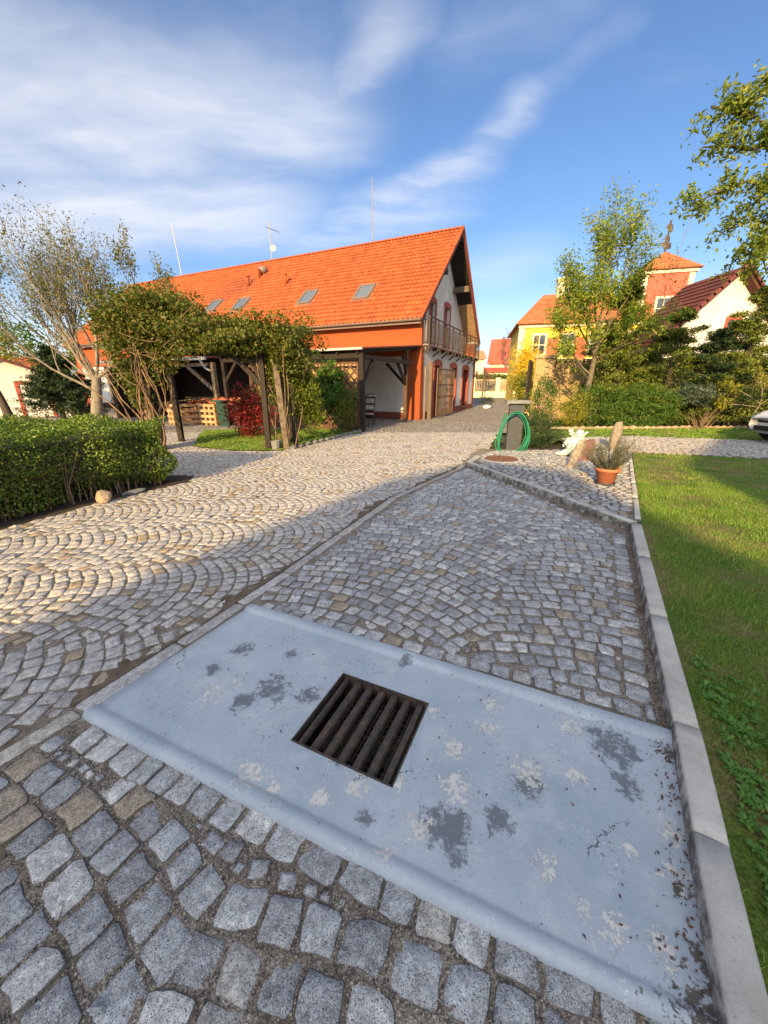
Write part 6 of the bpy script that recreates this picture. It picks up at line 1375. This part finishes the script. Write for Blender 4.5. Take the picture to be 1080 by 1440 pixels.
simplehouse('pale_yellow_house','pale yellow house in the distance between the garage and the evergreens',(-58,52,0),-38,12,8,3.2,2.2,'cream','ochre_tiles',((3,3,1,1.3),(6,3,1,1.3),(9,3,1,1.3)))
q=random.Random(44)
for i,(x,y,r_) in enumerate([(-62,52,5),(-55,60,6),(-44,62,5.5),(-36,58,5),(-75,50,6),(-30,64,5),(46,70,6),(56,60,6.5),(66,52,6),(34,76,6),(38,44,5),(46,40,5)]):
    t_=bush('distant_tree','round distant tree on the skyline '+('left of the farmhouse' if x<0 else 'behind the mansion and the white gabled house')+(', olive coloured' if i%2==0 else ', fresh green'),'tree',(x,y,r_*.9),(r_*.95,r_*.8,r_*.85),3500,.5,M['lf_green'] if i%2 else M['lf_con'],seed=120+i,nst=4,shell=.5,group='distant trees behind the houses')
mb=MB(); K=60; V=[];q=random.Random(5)
for i in range(K+1):
    a=R(-75+150*i/K); r_=900; h_=9+6*sin(i*.35)+4*sin(i*.9+1)+2*q.random(); V+= [(sin(a)*r_,cos(a)*r_,-2),(sin(a)*(r_+30),cos(a)*(r_+30),h_),(sin(a)*(r_+300),cos(a)*(r_+300),-2)]
mb.add(V,[(3*i,3*i+3,3*i+4,3*i+1) for i in range(K)]+[(3*i+1,3*i+4,3*i+5,3*i+2) for i in range(K)]); tag(obj('hills',mb,M['hills'],None,True),kind='structure')
# ================================================================== UNSEEN BUILDINGS BEHIND THE CAMERA (added and shaped to cast the foreground shade)
DX,DH,YB=-6.55,6.2,-22.0
def back_building(name,label,cat,pr,depth,gaps):
    b_=thing(name,label,cat,(0,YB,0)); n=len(pr)
    mb=MB(); mb.add([(x,0,z) for x,z in pr]+[(x,-depth,z) for x,z in pr],[tuple(range(n))[::-1],tuple(range(n,2*n)),(0,1,n+1,n),(n-2,n-1,2*n-1,2*n-2)]); obj('wall',mb,M['white_wall'],b_)
    mb=MB()
    for i in range(1,n-2):
        (x0,z0),(x1,z1)=pr[i],pr[i+1]; q4=[(x0,.15,z0+.02),(x1,.15,z1+.02),(x1,-depth-.15,z1+.02),(x0,-depth-.15,z0+.02)]; mb.add(q4+[(x,y,z+.12) for x,y,z in q4],[(0,1,2,3),(7,6,5,4),(0,4,5,1),(2,6,7,3)])
    obj('roof',mb,M['tiles_old'],b_)
    for (x,z) in gaps: windowbox_back(b_,x,z)
def windowbox_back(p,x,z):
    mb=MB(); mb.box(x-.6,.0,z-.8,x+.6,.08,z+.8); o=obj('window',mb,M['cream'],p); mb=MB(); mb.box(x-.45,.081,z-.65,x+.45,.09,z+.65); obj('pane',mb,M['glass'],o)
pr=[(-4.85,-6.2),(-4.85,2.0),(-3.55,3.9),(-2.2,4.5),(-.6,4.1),(.9,2.1),(.9,-6.2)]  # unseen outline fitted to the edge of the foreground shadow
back_building('shadow_caster_house','tall unseen plastered house behind the viewpoint, gambrel outline shaped to cast the foreground shadow','house',[(x+DX,z+DH) for x,z in pr],9,[(-9.6,2.5),(-7.6,2.5),(-9.6,6),(-7.6,6)])
pr=[(1.7,-6.2),(1.7,4.3),(7.6,7.6),(15.6,4.4),(15.6,-6.2)]  # unseen block added to keep the right lawn in shade
back_building('shadow_caster_house','large unseen plastered house with gabled red roof, added behind the viewpoint to shade the right lawn','house',[(x+DX,z+DH) for x,z in pr],11,[(-3,2.5),(0,2.5),(3,2.5),(6,2.5),(-3,6.2),(0,6.2),(3,6.2),(6,6.2)])
mb=MB(); mb.box(.905+DX,YB-.6,0,1.695+DX,YB-.3,2.6+DH*.9); tag(obj('caster_link_wall',mb,M['ochre_wall']),'high unseen wall added between the two shadow casting houses to trim the sunlit gap','wall')  # added to hold back low sun between the two casters
